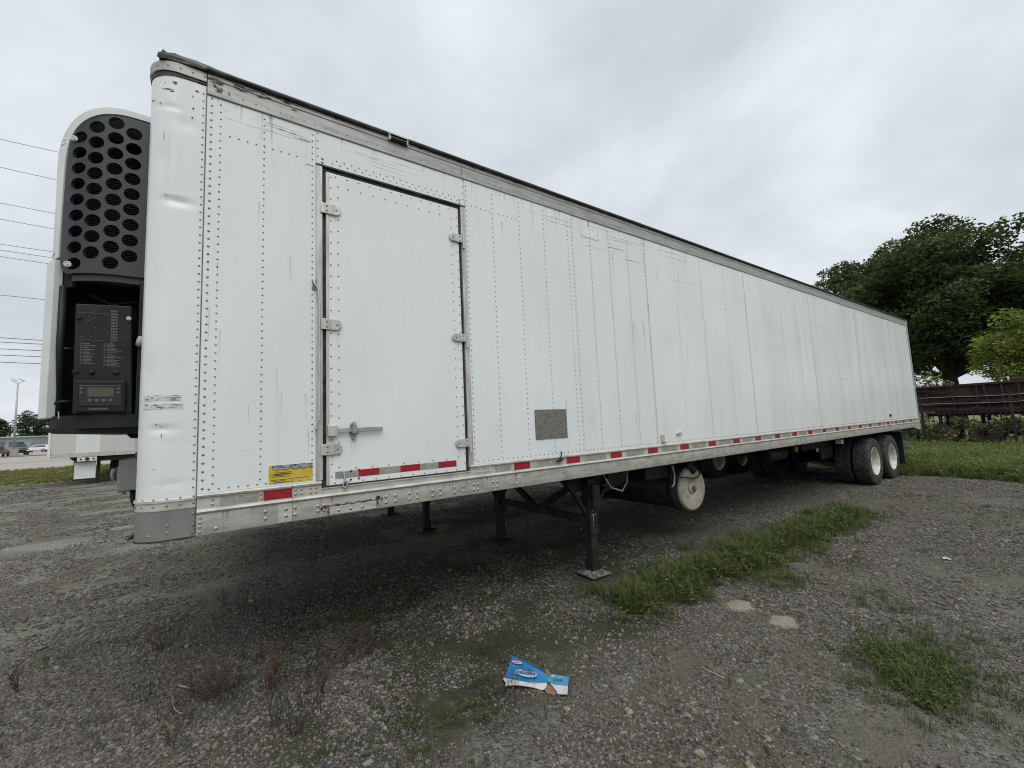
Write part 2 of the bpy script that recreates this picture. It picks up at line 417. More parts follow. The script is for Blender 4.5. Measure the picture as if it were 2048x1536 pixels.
    bn = N.new('ShaderNodeBump'); bn.inputs['Strength'].default_value = 0.75; bn.inputs['Distance'].default_value = 0.012; bn.invert = True
    lk(nt, h.outputs[0], bn.inputs['Height']); lk(nt, bn.outputs[0], b.inputs['Normal'])
    return M
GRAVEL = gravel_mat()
VERGE = mat('verge_soil', (0.105, 0.115, 0.036), 0.9, 0, col2=(0.16, 0.165, 0.06), scale=1.6, lo=0.35, hi=0.65, bump=0.6, bscale=14, bdist=0.06,
            layers=[((0.13, 0.115, 0.05), 5, (1, 1, 1), 0.55, 0.75, 0.5)])
ROADM = mat('road_concrete', (0.36, 0.325, 0.285), 0.85, 0, col2=(0.29, 0.265, 0.24), scale=0.25, stretch=(0.15, 1.5, 1), layers=[((0.17, 0.155, 0.14), 0.5, (0.06, 2.2, 1), 0.56, 0.7, 0.6)])
LOTM = mat('parking_asphalt', (0.34, 0.31, 0.285), 0.85, 0, col2=(0.27, 0.245, 0.225), scale=0.15)
KERBM = mat('kerb_stone', (0.15, 0.14, 0.13), 0.85, col2=(0.22, 0.20, 0.18), scale=2)
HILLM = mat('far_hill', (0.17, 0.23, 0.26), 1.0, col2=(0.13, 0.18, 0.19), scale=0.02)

def sheet(name, x0, x1, y0, y1, z, mt, nx=1, ny=1, wob=0.0, seed=1.0):
    b = MB(); vs = []; fs = []
    for j in range(ny + 1):
        for i in range(nx + 1):
            x = x0 + (x1 - x0) * i / nx; y = y0 + (y1 - y0) * j / ny
            e = 0
            if wob and (i in (0, nx) or j in (0, ny)):
                if j in (0, ny): y += wob * fbm(x, y, 0.5, seed)
                if i in (0, nx): x += wob * fbm(x, y, 0.5, seed + 4)
            vs.append((x, y, z))
    for j in range(ny):
        for i in range(nx):
            a = j * (nx + 1) + i; fs.append((a, a + 1, a + nx + 2, a + nx + 1))
    return tag(b.add(vs, fs).build(name, mt), kind='structure')
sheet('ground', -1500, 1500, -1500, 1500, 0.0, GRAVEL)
sheet('grass_verge', -160, 200, 23.6, 40.0, 0.012, VERGE, 240, 1, 0.7)
sheet('grass_verge', 14.3, 120, -70, 22.0, 0.010, VERGE, 1, 120, 0.9, 3.0)
sheet('road', -300, 400, 40.0, 58.6, 0.020, ROADM)
sheet('road', -300, 400, 59.2, 90.0, 0.020, ROADM)
sheet('road_seam', -300, 400, 58.6, 59.2, 0.016, KERBM)
tag(MB().box(-300, 400, 90.0, 90.5, 0.0, 0.16).build('kerb', KERBM), kind='structure')
sheet('parking_lot', -300, 400, 90.5, 330, 0.045, LOTM)
hb = MB(); vs = []; fs = []
for i in range(81):
    x = -900 + i * 15
    h = 10 + 9 * fbm(x, 0, 0.004, 5.0) + 4 * fbm(x, 0, 0.02, 2.0)
    vs += [(x, 640, -1), (x, 700, max(3, h)), (x, 780, -1)]
for i in range(80):
    a = i * 3; fs += [(a, a + 3, a + 4, a + 1), (a + 1, a + 4, a + 5, a + 2)]
tag(hb.add(vs, fs).build('hill', HILLM, smooth=True), kind='structure')

# ------------------------------------------------------------------ loose stones
def ico(sub):
    bm = bmesh.new(); bmesh.ops.create_icosphere(bm, subdivisions=sub, radius=1.0)
    bm.verts.ensure_lookup_table()
    v = np.array([p.co[:] for p in bm.verts]); f = np.array([[q.index for q in fc.verts] for fc in bm.faces]); bm.free()
    return v, f
ICO1, ICO2 = ico(1), ico(2)
def colour_attr(me, cols):
    a = me.color_attributes.new('col', 'FLOAT_COLOR', 'POINT')
    a.data.foreach_set('color', np.c_[cols, np.ones(len(cols))].astype(np.float32).ravel())
STONE = mat('loose_stone', (0.148, 0.141, 0.130), 0.85, 0, col2=(0.090, 0.085, 0.076), scale=70, attr='col', bump=0.2, bscale=220, spec=0.3)
def stone_patch(n, rad, rmin, rmax, seed, big=0):
    g = np.random.default_rng(seed); V = []; F = []; C = []; o = 0
    for k in range(n + big):
        r = math.exp(g.uniform(math.log(rmin), math.log(rmax))) if k < n else g.uniform(rmax, rmax * 1.7)
        bv, bf = (ICO2 if r > 0.011 else ICO1)
        s = np.array([g.uniform(0.8, 1.5), g.uniform(0.65, 1.0), g.uniform(0.38, 0.7)]) * r
        w = g.normal(size=3); v = bv * (1 + 0.22 * np.sign(np.sin(bv @ (w * 2.3) + g.uniform(0, 6)))[:, None] * g.uniform(0.3, 1)) + g.normal(scale=0.13, size=bv.shape)
        v = v * s
        a, tl = g.uniform(0, 6.28), g.normal(scale=0.25)
        ca, sa = math.cos(a), math.sin(a)
        rot = np.array([[ca, -sa, 0], [sa, ca, 0], [0, 0, 1]]) @ np.array([[1, 0, 0], [0, math.cos(tl), -math.sin(tl)], [0, math.sin(tl), math.cos(tl)]])
        v = v @ rot.T
        d, th = rad * math.sqrt(g.uniform()), g.uniform(0, 6.28)
        v += np.array([d * math.cos(th), d * math.sin(th), s[2] * g.uniform(0.05, 0.6)])
        V.append(v); F.append(bf + o); o += len(v)
        l = 0.48 + 1.25 * g.uniform() ** 1.8; tint = g.choice(3, p=[0.62, 0.24, 0.14])
        c = np.array([[1, 1, 1.01], [1.06, 0.98, 0.86], [1.05, 0.93, 0.88]][tint]) * l
        C.append(np.tile(c, (len(v), 1)))
    me = bpy.data.meshes.new('stones'); V = np.concatenate(V); F = np.concatenate(F)
    me.vertices.add(len(V)); me.vertices.foreach_set('co', V.ravel())
    me.loops.add(F.size); me.loops.foreach_set('vertex_index', F.ravel())
    me.polygons.add(len(F)); me.polygons.foreach_set('loop_start', np.arange(0, F.size, 3)); me.polygons.foreach_set('loop_total', np.full(len(F), 3))
    me.update(calc_edges=True); colour_attr(me, np.concatenate(C)); me.materials.append(STONE)
    return me
FINE = [stone_patch(190, 0.21, 0.0035, 0.010, 100 + i, 1) for i in range(6)]
COARSE = [stone_patch(120, 0.22, 0.0045, 0.0135, 200 + i, 3) for i in range(6)]
STRIP = [(3.25, -0.44, 0.13), (4.1, -0.40, 0.21), (5.2, -0.45, 0.27), (6.8, -0.55, 0.20), (8.4, -0.50, 0.22), (8.9, -0.45, 0.06)]
def strip_d(x, y):
    best = 9
    for (a, b2, ra), (c, d, rc) in zip(STRIP, STRIP[1:]):
        t = max(0, min(1, ((x - a) * (c - a) + (y - b2) * (d - b2)) / ((c - a) ** 2 + (d - b2) ** 2)))
        best = min(best, math.hypot(x - a - t * (c - a), y - b2 - t * (d - b2)) - (ra + t * (rc - ra)))
    return best
def verge_d(x, y):           # >0 inside the right hand verge
    return x - (13.9 + 0.45 * fbm(x, y, 0.9, 2.0) + max(0, y - 0.2) * 0.7)
PILES = [(3.95, -1.08, 0.20), (3.91, -1.44, 0.19)]
pf, pc = [], []
fx, fy = 0.57, 0.82
for (d0, d1, dens) in ((0.6, 5.0, 46), (5.0, 9.0, 26), (9.0, 16.0, 11), (16.0, 27.5, 5)):
    n = int(math.pi * (d1 ** 2 - d0 ** 2) * dens)
    dd = np.sqrt(rng.uniform(d0 * d0, d1 * d1, n)); aa = rng.uniform(0, 2 * math.pi, n)
    for q, w in zip(dd, aa):
        x, y = CX + q * math.cos(w), CY + q * math.sin(w)
        if (x - CX) * fx + (y - CY) * fy < -0.6 or strip_d(x, y) < 0.02 or verge_d(x, y) > 0 or y > 23.3: continue
        if q > 16 and (x > 1 or y < 6): continue
        if math.hypot(x - 3.53, y - 0.31) < 0.36: continue
        if any(math.hypot(x - a, y - b2) < c * 0.8 for a, b2, c in PILES): continue
        k = fbm(x, y, 0.75, 11.0) + 0.35 * fbm(x, y, 2.6, 4.0)
        worn = -1.0 + 0.8 * fbm(x, y, 1.2, 9.0) < y < 2.9 and -0.1 + 0.5 * fbm(x, y, 0.9, 5.0) < x < 6.5
        p_c = 0.55 + 1.1 * k - (0.40 if worn else 0)
        p_f = 0.60 + 1.0 * fbm(x, y, 0.6, 21.0) - (0.42 if worn else 0)
        if q > 7 and x < 0.8: p_c *= 0.45; p_f *= 0.5
        p_f = max(p_f, 0.17)
        if rng.uniform() < p_c * 0.50: pc.append((x, y, 0.0, 1.0 + 0.05 * max(0, q - 3)))
        elif rng.uniform() < p_f: pf.append((x, y, 0.0, 1.0 + 0.05 * max(0, q - 3)))
def place(name, P, protos, label, cat, s0=0.8, s1=1.25, tilt=0.0):
    P = np.array(P); n = len(P)
    rot = np.c_[rng.normal(0, tilt, n) if tilt else np.zeros(n), rng.normal(0, tilt, n) if tilt else np.zeros(n), rng.uniform(0, 6.28, n)]
    return scatter(name, P[:, :3], rot, P[:, 3] * rng.uniform(s0, s1, n), rng.integers(0, len(protos), n), protos, label, cat)
place('gravel', pf, FINE, 'fine grey gravel chips covering the lot', 'gravel')
place('coarse_gravel', pc, COARSE, 'coarse pale grey stones lying in patches on the lot', 'gravel')

# pale heaps of sand
SAND = faded(mat('pale_sand', (0.245, 0.225, 0.175), 0.95, 0, col2=(0.15, 0.14, 0.115), scale=90, bump=0.5, bscale=150, bdist=0.006), 45, 0.55, 1.05)
for i, (x, y, r) in enumerate(PILES):
    b = MB(); vs = [(x, y, 0.026)]; fs = []; n = 26; K = 6
    for k in range(1, K + 1):
        for j in range(n):
            w = 2 * math.pi * j / n; rr = r * k / K * (1 + 0.22 * fbm(math.cos(w), math.sin(w), 1.3, 3.0 + 5 * i))
            vs.append((x + rr * math.cos(w) * 0.85, y + rr * math.sin(w) * 0.7, 0.026 * (1 - (k / K) ** 1.6) + 0.004 * fbm(x + rr * math.cos(w), y + rr * math.sin(w), 14, 1.0) - (0.003 if k == K else 0)))
    for j in range(n): fs.append((0, 1 + j, 1 + (j + 1) % n))
    for k in range(K - 1):
        for j in range(n):
            a = 1 + k * n; fs.append((a + j, a + n + j, a + n + (j + 1) % n, a + (j + 1) % n))
    o = b.add(vs, fs).build('sand_heap', SAND, smooth=True)
    o.data.attributes.new('fade', 'FLOAT', 'POINT').data.foreach_set('value', [1.0] + [max(0.0, 1.15 * (1 - k / K)) ** 0.8 for k in range(1, K + 1) for j in range(n)])
    tag(o, ['low heap of pale sand on gravel, nearer to the grass strip', 'low heap of pale sand on gravel, farther from the grass strip'][i], 'sand heap', 'sand heaps on the gravel')

# ------------------------------------------------------------------ grass
GRASSM = mat('grass_blade', (0.078, 0.106, 0.029), 0.6, 0, attr='col', translucent=0.25, spec=0.3)
VERGEL = mat('dry_verge_blade', (0.185, 0.195, 0.062), 0.6, 0, attr='col', translucent=0.3, spec=0.3)
VERGEM = mat('verge_blade', (0.122, 0.165, 0.042), 0.6, 0, attr='col', translucent=0.3, spec=0.3)
def tuft(n, rad, h0, h1, w, seed, lean=0.6, leafy=False, dry=0.13, gm=None):
    g = np.random.default_rng(seed); V = []; F = []; C = []
    for _ in range(n):
        d, th = rad * math.sqrt(g.uniform()), g.uniform(0, 6.28)
        b0 = np.array([d * math.cos(th), d * math.sin(th), 0.0]); h = g.uniform(h0, h1)
        a = g.uniform(0, 6.28); le = g.uniform(0.1, lean); dr = np.array([math.cos(a), math.sin(a), 0]); sd_ = np.array([-math.sin(a), math.cos(a), 0]) * w * g.uniform(0.6, 1.3)
        l = g.uniform(0.6, 1.35); c = np.array([1, 1, 1]) * l
        if g.uniform() < dry: c = np.array([1.7, 1.25, 1.5]) * g.uniform(0.6, 1.0)
        if leafy:      # a stalk with flat leaves
            top = b0 + dr * h * le + np.array([0, 0, h]); o = len(V)
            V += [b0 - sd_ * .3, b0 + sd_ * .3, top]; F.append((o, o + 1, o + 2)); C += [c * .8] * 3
            for q in range(g.integers(3, 6)):
                t = g.uniform(0.3, 1.0); p = b0 + (top - b0) * t; w2 = g.uniform(0, 6.28); L = w * g.uniform(2.2, 4.5)
                e = np.array([math.cos(w2), math.sin(w2), g.uniform(-0.3, 0.5)]) * L; s2 = np.array([-math.sin(w2), math.cos(w2), g.uniform(-.3, .3)]) * L * 0.36
                o = len(V); V += [p, p + e * .5 + s2, p + e, p + e * .5 - s2]; F.append((o, o + 1, o + 2, o + 3)); C += [c * g.uniform(.8, 1.25)] * 4
        else:
            m1 = b0 + dr * h * le * 0.3 + np.array([0, 0, h * 0.62]); tp = b0 + dr * h * le * 1.1 + np.array([0, 0, h * g.uniform(0.75, 1.0)])
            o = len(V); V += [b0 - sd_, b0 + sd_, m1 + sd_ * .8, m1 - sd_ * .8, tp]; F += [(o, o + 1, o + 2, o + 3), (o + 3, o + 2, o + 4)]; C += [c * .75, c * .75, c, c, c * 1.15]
    me = bpy.data.meshes.new('tuft'); me.from_pydata([tuple(v) for v in V], [], F); me.update(); colour_attr(me, np.array(C)); me.materials.append(gm or GRASSM)
    return me
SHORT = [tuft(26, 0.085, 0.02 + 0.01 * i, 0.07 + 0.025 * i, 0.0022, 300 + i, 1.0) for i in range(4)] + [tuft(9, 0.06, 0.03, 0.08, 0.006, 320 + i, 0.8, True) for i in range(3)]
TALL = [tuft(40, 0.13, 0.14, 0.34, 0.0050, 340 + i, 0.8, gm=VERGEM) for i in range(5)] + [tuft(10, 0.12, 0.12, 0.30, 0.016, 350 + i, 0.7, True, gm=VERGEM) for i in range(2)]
P = []
for _ in range(9000):
    x, y = rng.uniform(2.9, 9.7), rng.uniform(-1.2, 0.3)
    d = strip_d(x, y) + 0.26 * fbm(x, y, 2.6, 8.0) + 0.14 * fbm(x, y, 8.0, 3.0) + 0.04
    if (d < 0.0 and rng.uniform() < 0.22 - d * 4) or (d < 0.30 and rng.uniform() < 0.13): P.append((x, y, 0, 1.0 + min(0.5, max(0, -d) * 2.0)))
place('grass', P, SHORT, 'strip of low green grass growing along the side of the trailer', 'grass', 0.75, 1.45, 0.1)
P = []
for _ in range(210):
    x, y = rng.normal(3.80, 0.19), rng.normal(-2.25, 0.12)
    P.append((x + 0.6 * (y + 2.27), y, 0, 0.85))
for _ in range(150):
    x, y = rng.normal(4.0, 0.40), rng.normal(-2.25, 0.24); P.append((x, y, 0, 0.75))
place('grass', P, SHORT, 'patch of weedy green grass on the gravel at the right foreground', 'grass', 0.6, 1.25, 0.15)
P = []
for _ in range(4200):
    x, y = rng.uniform(-2.5, 13), rng.uniform(-3.0, 2.0)
    k = fbm(x, y, 0.9, 31.0) + 0.5 * fbm(x, y, 4.0, 3.0)
    if k > 0.20 and strip_d(x, y) > 0: P.append((x, y, 0, 0.50))
for _ in range(420):
    x, y = rng.uniform(0.0, 3.0), rng.uniform(-1.0, 0.9)
    if fbm(x, y, 1.6, 17.0) > 0.0: P.append((x, y, 0, 0.42))
for cx_, cy_, n_, s_ in ((4.85, -1.08, 80, 0.16), (5.9, -1.35, 26, 0.2), (4.9, -1.75, 26, 0.15), (1.35, -0.75, 30, 0.25), (1.05, 1.0, 60, 0.3)):
    for _ in range(n_): P.append((rng.normal(cx_, s_), rng.normal(cy_, s_ * 0.5), 0, 0.7))
place('sparse_weeds', P, SHORT, 'scattered low weeds sprouting between the gravel', 'weeds', 0.5, 1.1, 0.15)
P = []
for _ in range(13500):
    x, y = rng.uniform(13.0, 22.6), rng.uniform(-9, 5.0)
    d = verge_d(x, y)
    if d > 0: P.append((x, y, 0, min(1.0, 0.35 + d * 0.8) * (1 + 0.25 * fbm(x, y, 0.8, 6.0))))
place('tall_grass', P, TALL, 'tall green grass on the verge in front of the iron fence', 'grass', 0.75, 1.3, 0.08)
P = []
for _ in range(5200):
    x, y = rng.uniform(-22, 6), rng.uniform(23.2, 40)
    if y > 23.7 + 0.7 * fbm(x, 0, 0.5, 1.0): P.append((x, y, 0, 0.75))
TALL2 = [tuft(40, 0.13, 0.10, 0.28, 0.0060, 360 + i, 0.8, gm=VERGEL) for i in range(4)]
place('verge_grass', P, TALL2, 'mown grass strip between the gravel lot and the road', 'grass', 0.6, 1.1, 0.1)

TWIGM = mat('dead_twig', (0.045, 0.036, 0.028), 0.85, 0, attr='col')
TWIG = [tuft(6, 0.05, 0.03, 0.17, 0.0022, 380 + i, 0.9, dry=0.25, gm=TWIGM) for i in range(4)]
P = []
for _ in range(900):
    x, y = rng.normal(0.75, 0.8), rng.normal(-0.1, 0.55)
    if fbm(x, y, 1.5, 41.0) > 0.12: P.append((x, y, 0, 0.8))
for _ in range(160): P.append((rng.uniform(-1.5, 5.5), rng.uniform(-3.0, 1.5), 0, 0.6))
place('dead_twigs', P, TWIG, 'thin dead weed stalks scattered over the foreground gravel', 'weeds', 0.5, 1.3, 0.2)
# ------------------------------------------------------------------ the refrigerated trailer
T = thing('semi_trailer', 'long white refrigerated semi-trailer with a side door, nearest in the lot', 'trailer', (7.9, 1.3, 0))
L1, W = 15.86, 2.60
ZB, ZR, ZT = 1.378, 1.135, 3.945
def wall_box(x0, x1, z0, z1, y0=-0.002, y1=0.004): return MB().box(x0, x1, y0, y1, z0, z1)

# core of the box behind the skin, far side, roof, floor
MB().box(-0.05, 0.64, 0.006, 0.05, 1.15, 4.08).box(1.93, L1, 0.006, 0.05, 1.15, 4.08).box(0.64, 1.93, 0.075, 0.10, 1.15, 4.08).build('inner_wall', mat('seam_dark', (0.16, 0.155, 0.145), 0.8), T)
MB().box(-0.05, L1, W - 0.05, W, 1.16, 4.10).build('far_side_wall', PAINT_B, T)
MB().box(-0.05, L1, 0.05, W - 0.05, 1.245, 1.30).build('floor', DARK, T)
rf = MB()
for i in range(24):
    x0, x1 = -0.05 + i * (L1 + 0.05) / 24, -0.05 + (i + 1) * (L1 + 0.05) / 24
    rf.box(x0 + 0.002, x1 - 0.002, -0.016, W + 0.016, 4.118, 4.132 + 0.003 * (i % 2))
rf.build('roof', ALU_TOP, T)

# side panels with seams
SEAMS = [3.212 + 1.2195 * k for k in range(11)] + [L1]
panels = [(0.003, 0.655, PAINT_A)] + [(1.893, 3.210, PAINT_A)] + [(a + 0.002, b2 - 0.002, PAINT_B) for a, b2 in zip(SEAMS, SEAMS[1:])]
for i, (a, b2, mt) in enumerate(panels):
    o = wall_box(a, b2, ZB, ZT, -0.002 - 0.0016 * (i % 2), 0.004).build('side_panel', mt, T)
wall_box(0.657, 1.890, 3.690, ZT, -0.003, 0.05).build('door_header', PAINT_A, T, bev=0.0015)

def rivet_run(b, pts, r=0.0062, h=0.0038, y=-0.0036):
    for x, z in pts: b.dome((x, y, z), r * (1 + min(0.35, max(0, x - 2) * 0.06)), h)
def col(x, z0, z1, step): return [(x, z0 + step * k) for k in range(int((z1 - z0) / step) + 1)]
def row(z, x0, x1, step): return [(x0 + step * k, z) for k in range(int((x1 - x0) / step) + 1)]
b = MB()
rivet_run(b, col(0.028, 1.405, 3.93, 0.0505), 0.0078, 0.0042, -0.002)
for x, st in ((0.078, 0.0505), (0.327, 0.0485), (0.632, 0.0485)): rivet_run(b, col(x, 1.43, 3.92, st), y=-0.002)
rivet_run(b, row(3.70, 0.13, 0.58, 0.05), y=-0.002); rivet_run(b, row(1.398, 0.06, 0.64, 0.05), 0.0068, 0.0036, -0.002)
rivet_run(b, row(3.722, 0.77, 1.84, 0.055), y=-0.003); rivet_run(b, row(3.752, 0.80, 1.84, 0.055), y=-0.003)
rivet_run(b, col(0.668, 3.75, 3.93, 0.06) + col(1.878, 3.75, 3.93, 0.06), y=-0.003)
for x, z in ((0.70, 3.708), (0.70, 3.738), (1.842, 3.708), (1.842, 3.738)): b.dome((x, -0.003, z), 0.010, 0.005)
tag(b.build('rivets', RIV, T, smooth=True), kind='stuff')
b = MB()
for x in (1.908, 2.186, 2.496, 2.809, 3.137, 3.195): rivet_run(b, col(x, 1.42, 3.92, 0.0475))
rivet_run(b, row(3.71, 1.96, 2.16, 0.05) + row(3.71, 2.26, 2.46, 0.05))
for x in (3.472, 3.777, 4.098, 4.415): rivet_run(b, col(x, 1.42, 3.92, 0.0475))
x = 4.43 + 0.61
while x < L1 - 0.05:
    strong = abs(((x - 3.212) / 1.2195 + 0.5) % 1 - 0.5) < 0.1
    rivet_run(b, col(x - (0.012 if strong else 0), 1.42, 3.92, 0.0475 if strong else 0.080)); x += 0.6097
rivet_run(b, row(1.402, 1.94, L1 - 0.05, 0.052), 0.0066, 0.0036)
tag(b.build('rivets', RIV, T, smooth=True), kind='stuff')

# small riveted repair patch near the top
b = wall_box(3.33, 3.62, 3.74, 3.86, -0.0052, -0.0022); b.build('repair_patch', PAINT_A, T)
b = MB(); rivet_run(b, [(3.345 + 0.065 * k, z) for k in range(5) for z in (3.753, 3.847)] + [(3.345, 3.80), (3.605, 3.80)], y=-0.0052)
tag(b.build('rivets', RIV, T, smooth=True), kind='stuff')

# nose: rounded corners
def nose_pt(s):      # s: length from the seam at x=0 round the corner; returns point and normal
    if s < 0.14: return Vector((-s, 0, 0)), Vector((0, -1, 0))
    a = (s - 0.14) / 0.15
    if a < math.pi / 2:
        return Vector((-0.14 - 0.15 * math.sin(a), 0.15 * (1 - math.cos(a)), 0)), Vector((-math.sin(a), -math.cos(a), 0))
    return Vector((-0.29, 0.15 + (s - 0.14 - 0.075 * math.pi), 0)), Vector((-1, 0, 0))
SHALF = 0.14 + 0.075 * math.pi + 1.15
def nose_band(z0, z1, off, s0=0.0, s1=SHALF * 2, thick=0.004, n=70, zf=None, nz=1, dent=None):
    b = MB(); vs = []; fs = []
    ss = sorted(set([s0 + (s1 - s0) * i / n for i in range(n + 1)] + [s for k in range(13) for s in (0.14 + k * 0.075 * math.pi / 12, 2 * SHALF - 0.14 - k * 0.075 * math.pi / 12) if s0 < s < s1]))
    for s in ss:
        if s <= SHALF: p, nr = nose_pt(s)
        else:
            p, nr = nose_pt(2 * SHALF - s); p = Vector((p.x, W - p.y, 0)); nr = Vector((nr.x, -nr.y, 0))
        za, zb = (zf(s) if zf else (z0, z1))
        for o_ in (off, off - thick):
            for k in range(nz + 1):
                zz = za + (zb - za) * k / nz; q = p + nr * (o_ + (dent(s, zz) if dent else 0)); vs.append((q.x, q.y, zz))
    m_ = 2 * (nz + 1)
    for i in range(len(ss) - 1):
        a = i * m_; c = a + m_
        for k in range(nz):
            fs.append((a + k, c + k, c + k + 1, a + k + 1)); fs.append((a + nz + 1 + k, a + nz + 2 + k, c + nz + 2 + k, c + nz + 1 + k))
        fs.append((a, a + nz + 1, c + nz + 1, c)); fs.append((a + nz, c + nz, c + m_ - 1, a + m_ - 1))
    return b.add(vs, fs)
def nose_dent(s, z):
    d = 0.0
    for (s0, z0, ws, wz, dep, asym) in ((0.13, 3.185, 0.10, 0.05, 0.012, 1), (0.20, 3.80, 0.09, 0.030, 0.008, 1), (0.17, 1.775, 0.07, 0.030, 0.010, 1), (0.14, 1.70, 0.10, 0.016, 0.005, 1), (0.12, 1.45, 0.10, 0.02, 0.004, 0),
                                       (0.24, 2.6, 0.06, 0.30, 0.006, 0), (0.25, 2.1, 0.05, 0.12, 0.006, 0), (0.10, 3.70, 0.08, 0.05, 0.004, 0), (0.22, 3.45, 0.05, 0.10, 0.005, 0)):
        e = math.exp(-((s - s0) / ws) ** 2 * 1.6)
        t = (z - z0) / wz
        if asym: g_ = max(0.0, 1 + t / 1.0) if -1 < t < 0.0 else (math.exp(-(t * 5) ** 2) if t >= 0 else 0.0)
        else: g_ = math.exp(-t * t * 1.5)
        d -= dep * e * g_
    return d * min(1.0, max(0.0, (s - 0.015) / 0.05)) + 0.0012 * mnoise.noise(Vector((s * 7, z * 3, 0.0))) * min(1.0, s / 0.1)
smooth_angle(nose_band(1.352, 4.002, 0.0, 0.002, SHALF * 2 - 0.002, nz=150, dent=nose_dent, n=90).build('nose_skin', PAINT_A, T))
smooth_angle(nose_band(1.302, 1.350, 0.003, 0.002, SHALF * 2 - 0.002).build('nose_lower_band', ALU, T))
smooth_angle(nose_band(1.348, 1.360, 0.009, 0.002, SHALF * 2 - 0.002, 0.012).build('nose_bead', ALU, T))
smooth_angle(nose_band(1.135, 1.300, 0.001, 0.004, SHALF * 2 - 0.004).build('nose_lower_plate', GREYPL, T))
smooth_angle(nose_band(1.126, 1.136, 0.004, 0.004, SHALF * 2 - 0.004, 0.03).build('nose_rust_edge', RUST, T))
smooth_angle(nose_band(4.028, 4.090, 0.010, 0.002, SHALF * 2 - 0.002).build('nose_cap_band', ALU_TOP, T))
smooth_angle(nose_band(3.985, 4.030, 0.004, 0.002, SHALF * 2 - 0.002, 0.01, zf=lambda s: (4.010 - 0.016 * min(1, max(0, (s - 0.02) * 4)), 4.030)).build('nose_cap_seal', GASKET, T))
b = MB()
for k in range(9):
    p, nr = nose_pt(0.012 + k * 0.062)
    for z, r_ in ((1.368, 0.0065), (1.328, 0.0075), (4.060, 0.0065)):
        q = p + nr * (0.003 if z < 1.36 else (0.01 if z > 4 else 0.0)); b.dome((q.x, q.y, z), r_, 0.004, nr)
rivet_run(b, col(-0.016, 1.42, 3.95, 0.0505), y=0.0)
for z in (1.155, 1.20, 1.265): b.dome((-0.014, -0.001, z), 0.0085, 0.005)
for x, z in ((-0.13, 1.175), (-0.13, 1.215)): b.dome((x, -0.0, z), 0.009, 0.005)
p, nr = nose_pt(0.22); b.dome((p.x, p.y, 1.165), 0.009, 0.005, nr)
tag(b.build('rivets', RIV, T, smooth=True), kind='stuff')
# torn roof covering above the nose cap
b = MB(); g = random.Random(3); vs = []; fs = []; n = 40
for i in range(n + 1):
    t = i / n; x = -0.245 + 0.75 * t
    top = 4.128 + 0.032 * (1 - t) ** 1.6 + (0.010 * g.random() if t < 0.12 else 0.003 * g.random()) - (0.030 if i == 0 else (0.010 if i in (2, 3) else 0))
    yy = -0.012 + 0.05 * max(0, 0.25 - t) * 2
    vs += [(x, yy - 0.010 - 0.003 * g.random(), 4.094 + 0.006 * g.random()), (x, yy - 0.014 + 0.004 * g.random(), (4.094 + top) / 2), (x, yy + 0.002, top), (x, yy + 0.07, top - 0.004), (x, yy + 0.07, 4.09)]
for i in range(n):
    a = i * 5; fs += [(a + k, a + 5 + k, a + 5 + (k + 1) % 5, a + (k + 1) % 5) for k in range(5)]
fs += [(0, 1, 2, 3, 4), (n * 5 + 4, n * 5 + 3, n * 5 + 2, n * 5 + 1, n * 5)]
b.add(vs, fs).build('torn_roof_edge', mat('torn_roofing', (0.02, 0.02, 0.02), 0.7, col2=(0.16, 0.15, 0.14), scale=14, stretch=(0.4, 1, 3), lo=0.45, hi=0.7), T)
b = MB()
for k in range(9):
    p = Vector((-0.255 + 0.035 * g.random(), 0.02 + 0.10 * g.random(), 4.105 + 0.035 * g.random())); b.bar(p, p + Vector((g.uniform(-.02, .03), g.uniform(-.03, .03), g.uniform(.0, .03))), 0.02, 0.012)
b.build('roof_rubble', GASKET, T)
# vertical seam bead between nose and side
MB().box(-0.0028, 0.0032, -0.0035, 0.01, 1.15, 3.99).build('corner_seam', mat('seam_grime', (0.10, 0.088, 0.082), 0.7, col2=(0.20, 0.185, 0.17), scale=12, stretch=(1, 1, 0.5)), T)

# top rail
prof = [(0.03, 3.947), (-0.010, 3.947), (-0.012, 3.951), (-0.012, 4.052), (-0.006, 4.055), (-0.006, 4.060), (-0.012, 4.063), (-0.010, 4.104), (0.03, 4.106)]
for a, c in ((0.004, 1.866), (1.869, L1)):
    MB().prism(prof, a, c).build('top_rail', ALU_TOP, T)
smooth_angle(MB().path([(0.0, -0.016, 4.112), (1.19, -0.017, 4.114)] , 0.018, 10).path([(1.36, -0.017, 4.114), (8, -0.016, 4.113), (L1, -0.016, 4.113)], 0.018, 10).build('roof_edge_seal', GASKET, T))
b = MB(); rivet_run(b, row(3.985, 0.05, L1 - 0.05, 0.075), 0.0052, 0.003, -0.012); rivet_run(b, row(4.084, 0.05, 9.0, 0.15), 0.005, 0.003, -0.011)
tag(b.build('rivets', RIV, T, smooth=True), kind='stuff')
# broken marker lamp on the roof edge
lamp = MB().prism([(0.02, 4.066), (-0.036, 4.064), (-0.046, 4.080), (-0.034, 4.108), (0.02, 4.118)], 1.215, 1.345).build('marker_lamp', GLASSY, T, bev=0.003)
MB().prism([(0.02, 4.119), (-0.034, 4.110), (-0.046, 4.106), (-0.036, 4.126), (0.02, 4.140)], 1.20, 1.355).build('lamp_hood', ALU_TOP, lamp)
MB().box(1.196, 1.213, -0.038, 0.02, 4.064, 4.122).build('lamp_bracket', ALU, lamp)
MB().box(1.347, 1.360, -0.036, 0.02, 4.064, 4.116).build('lamp_bracket', ALU, lamp)

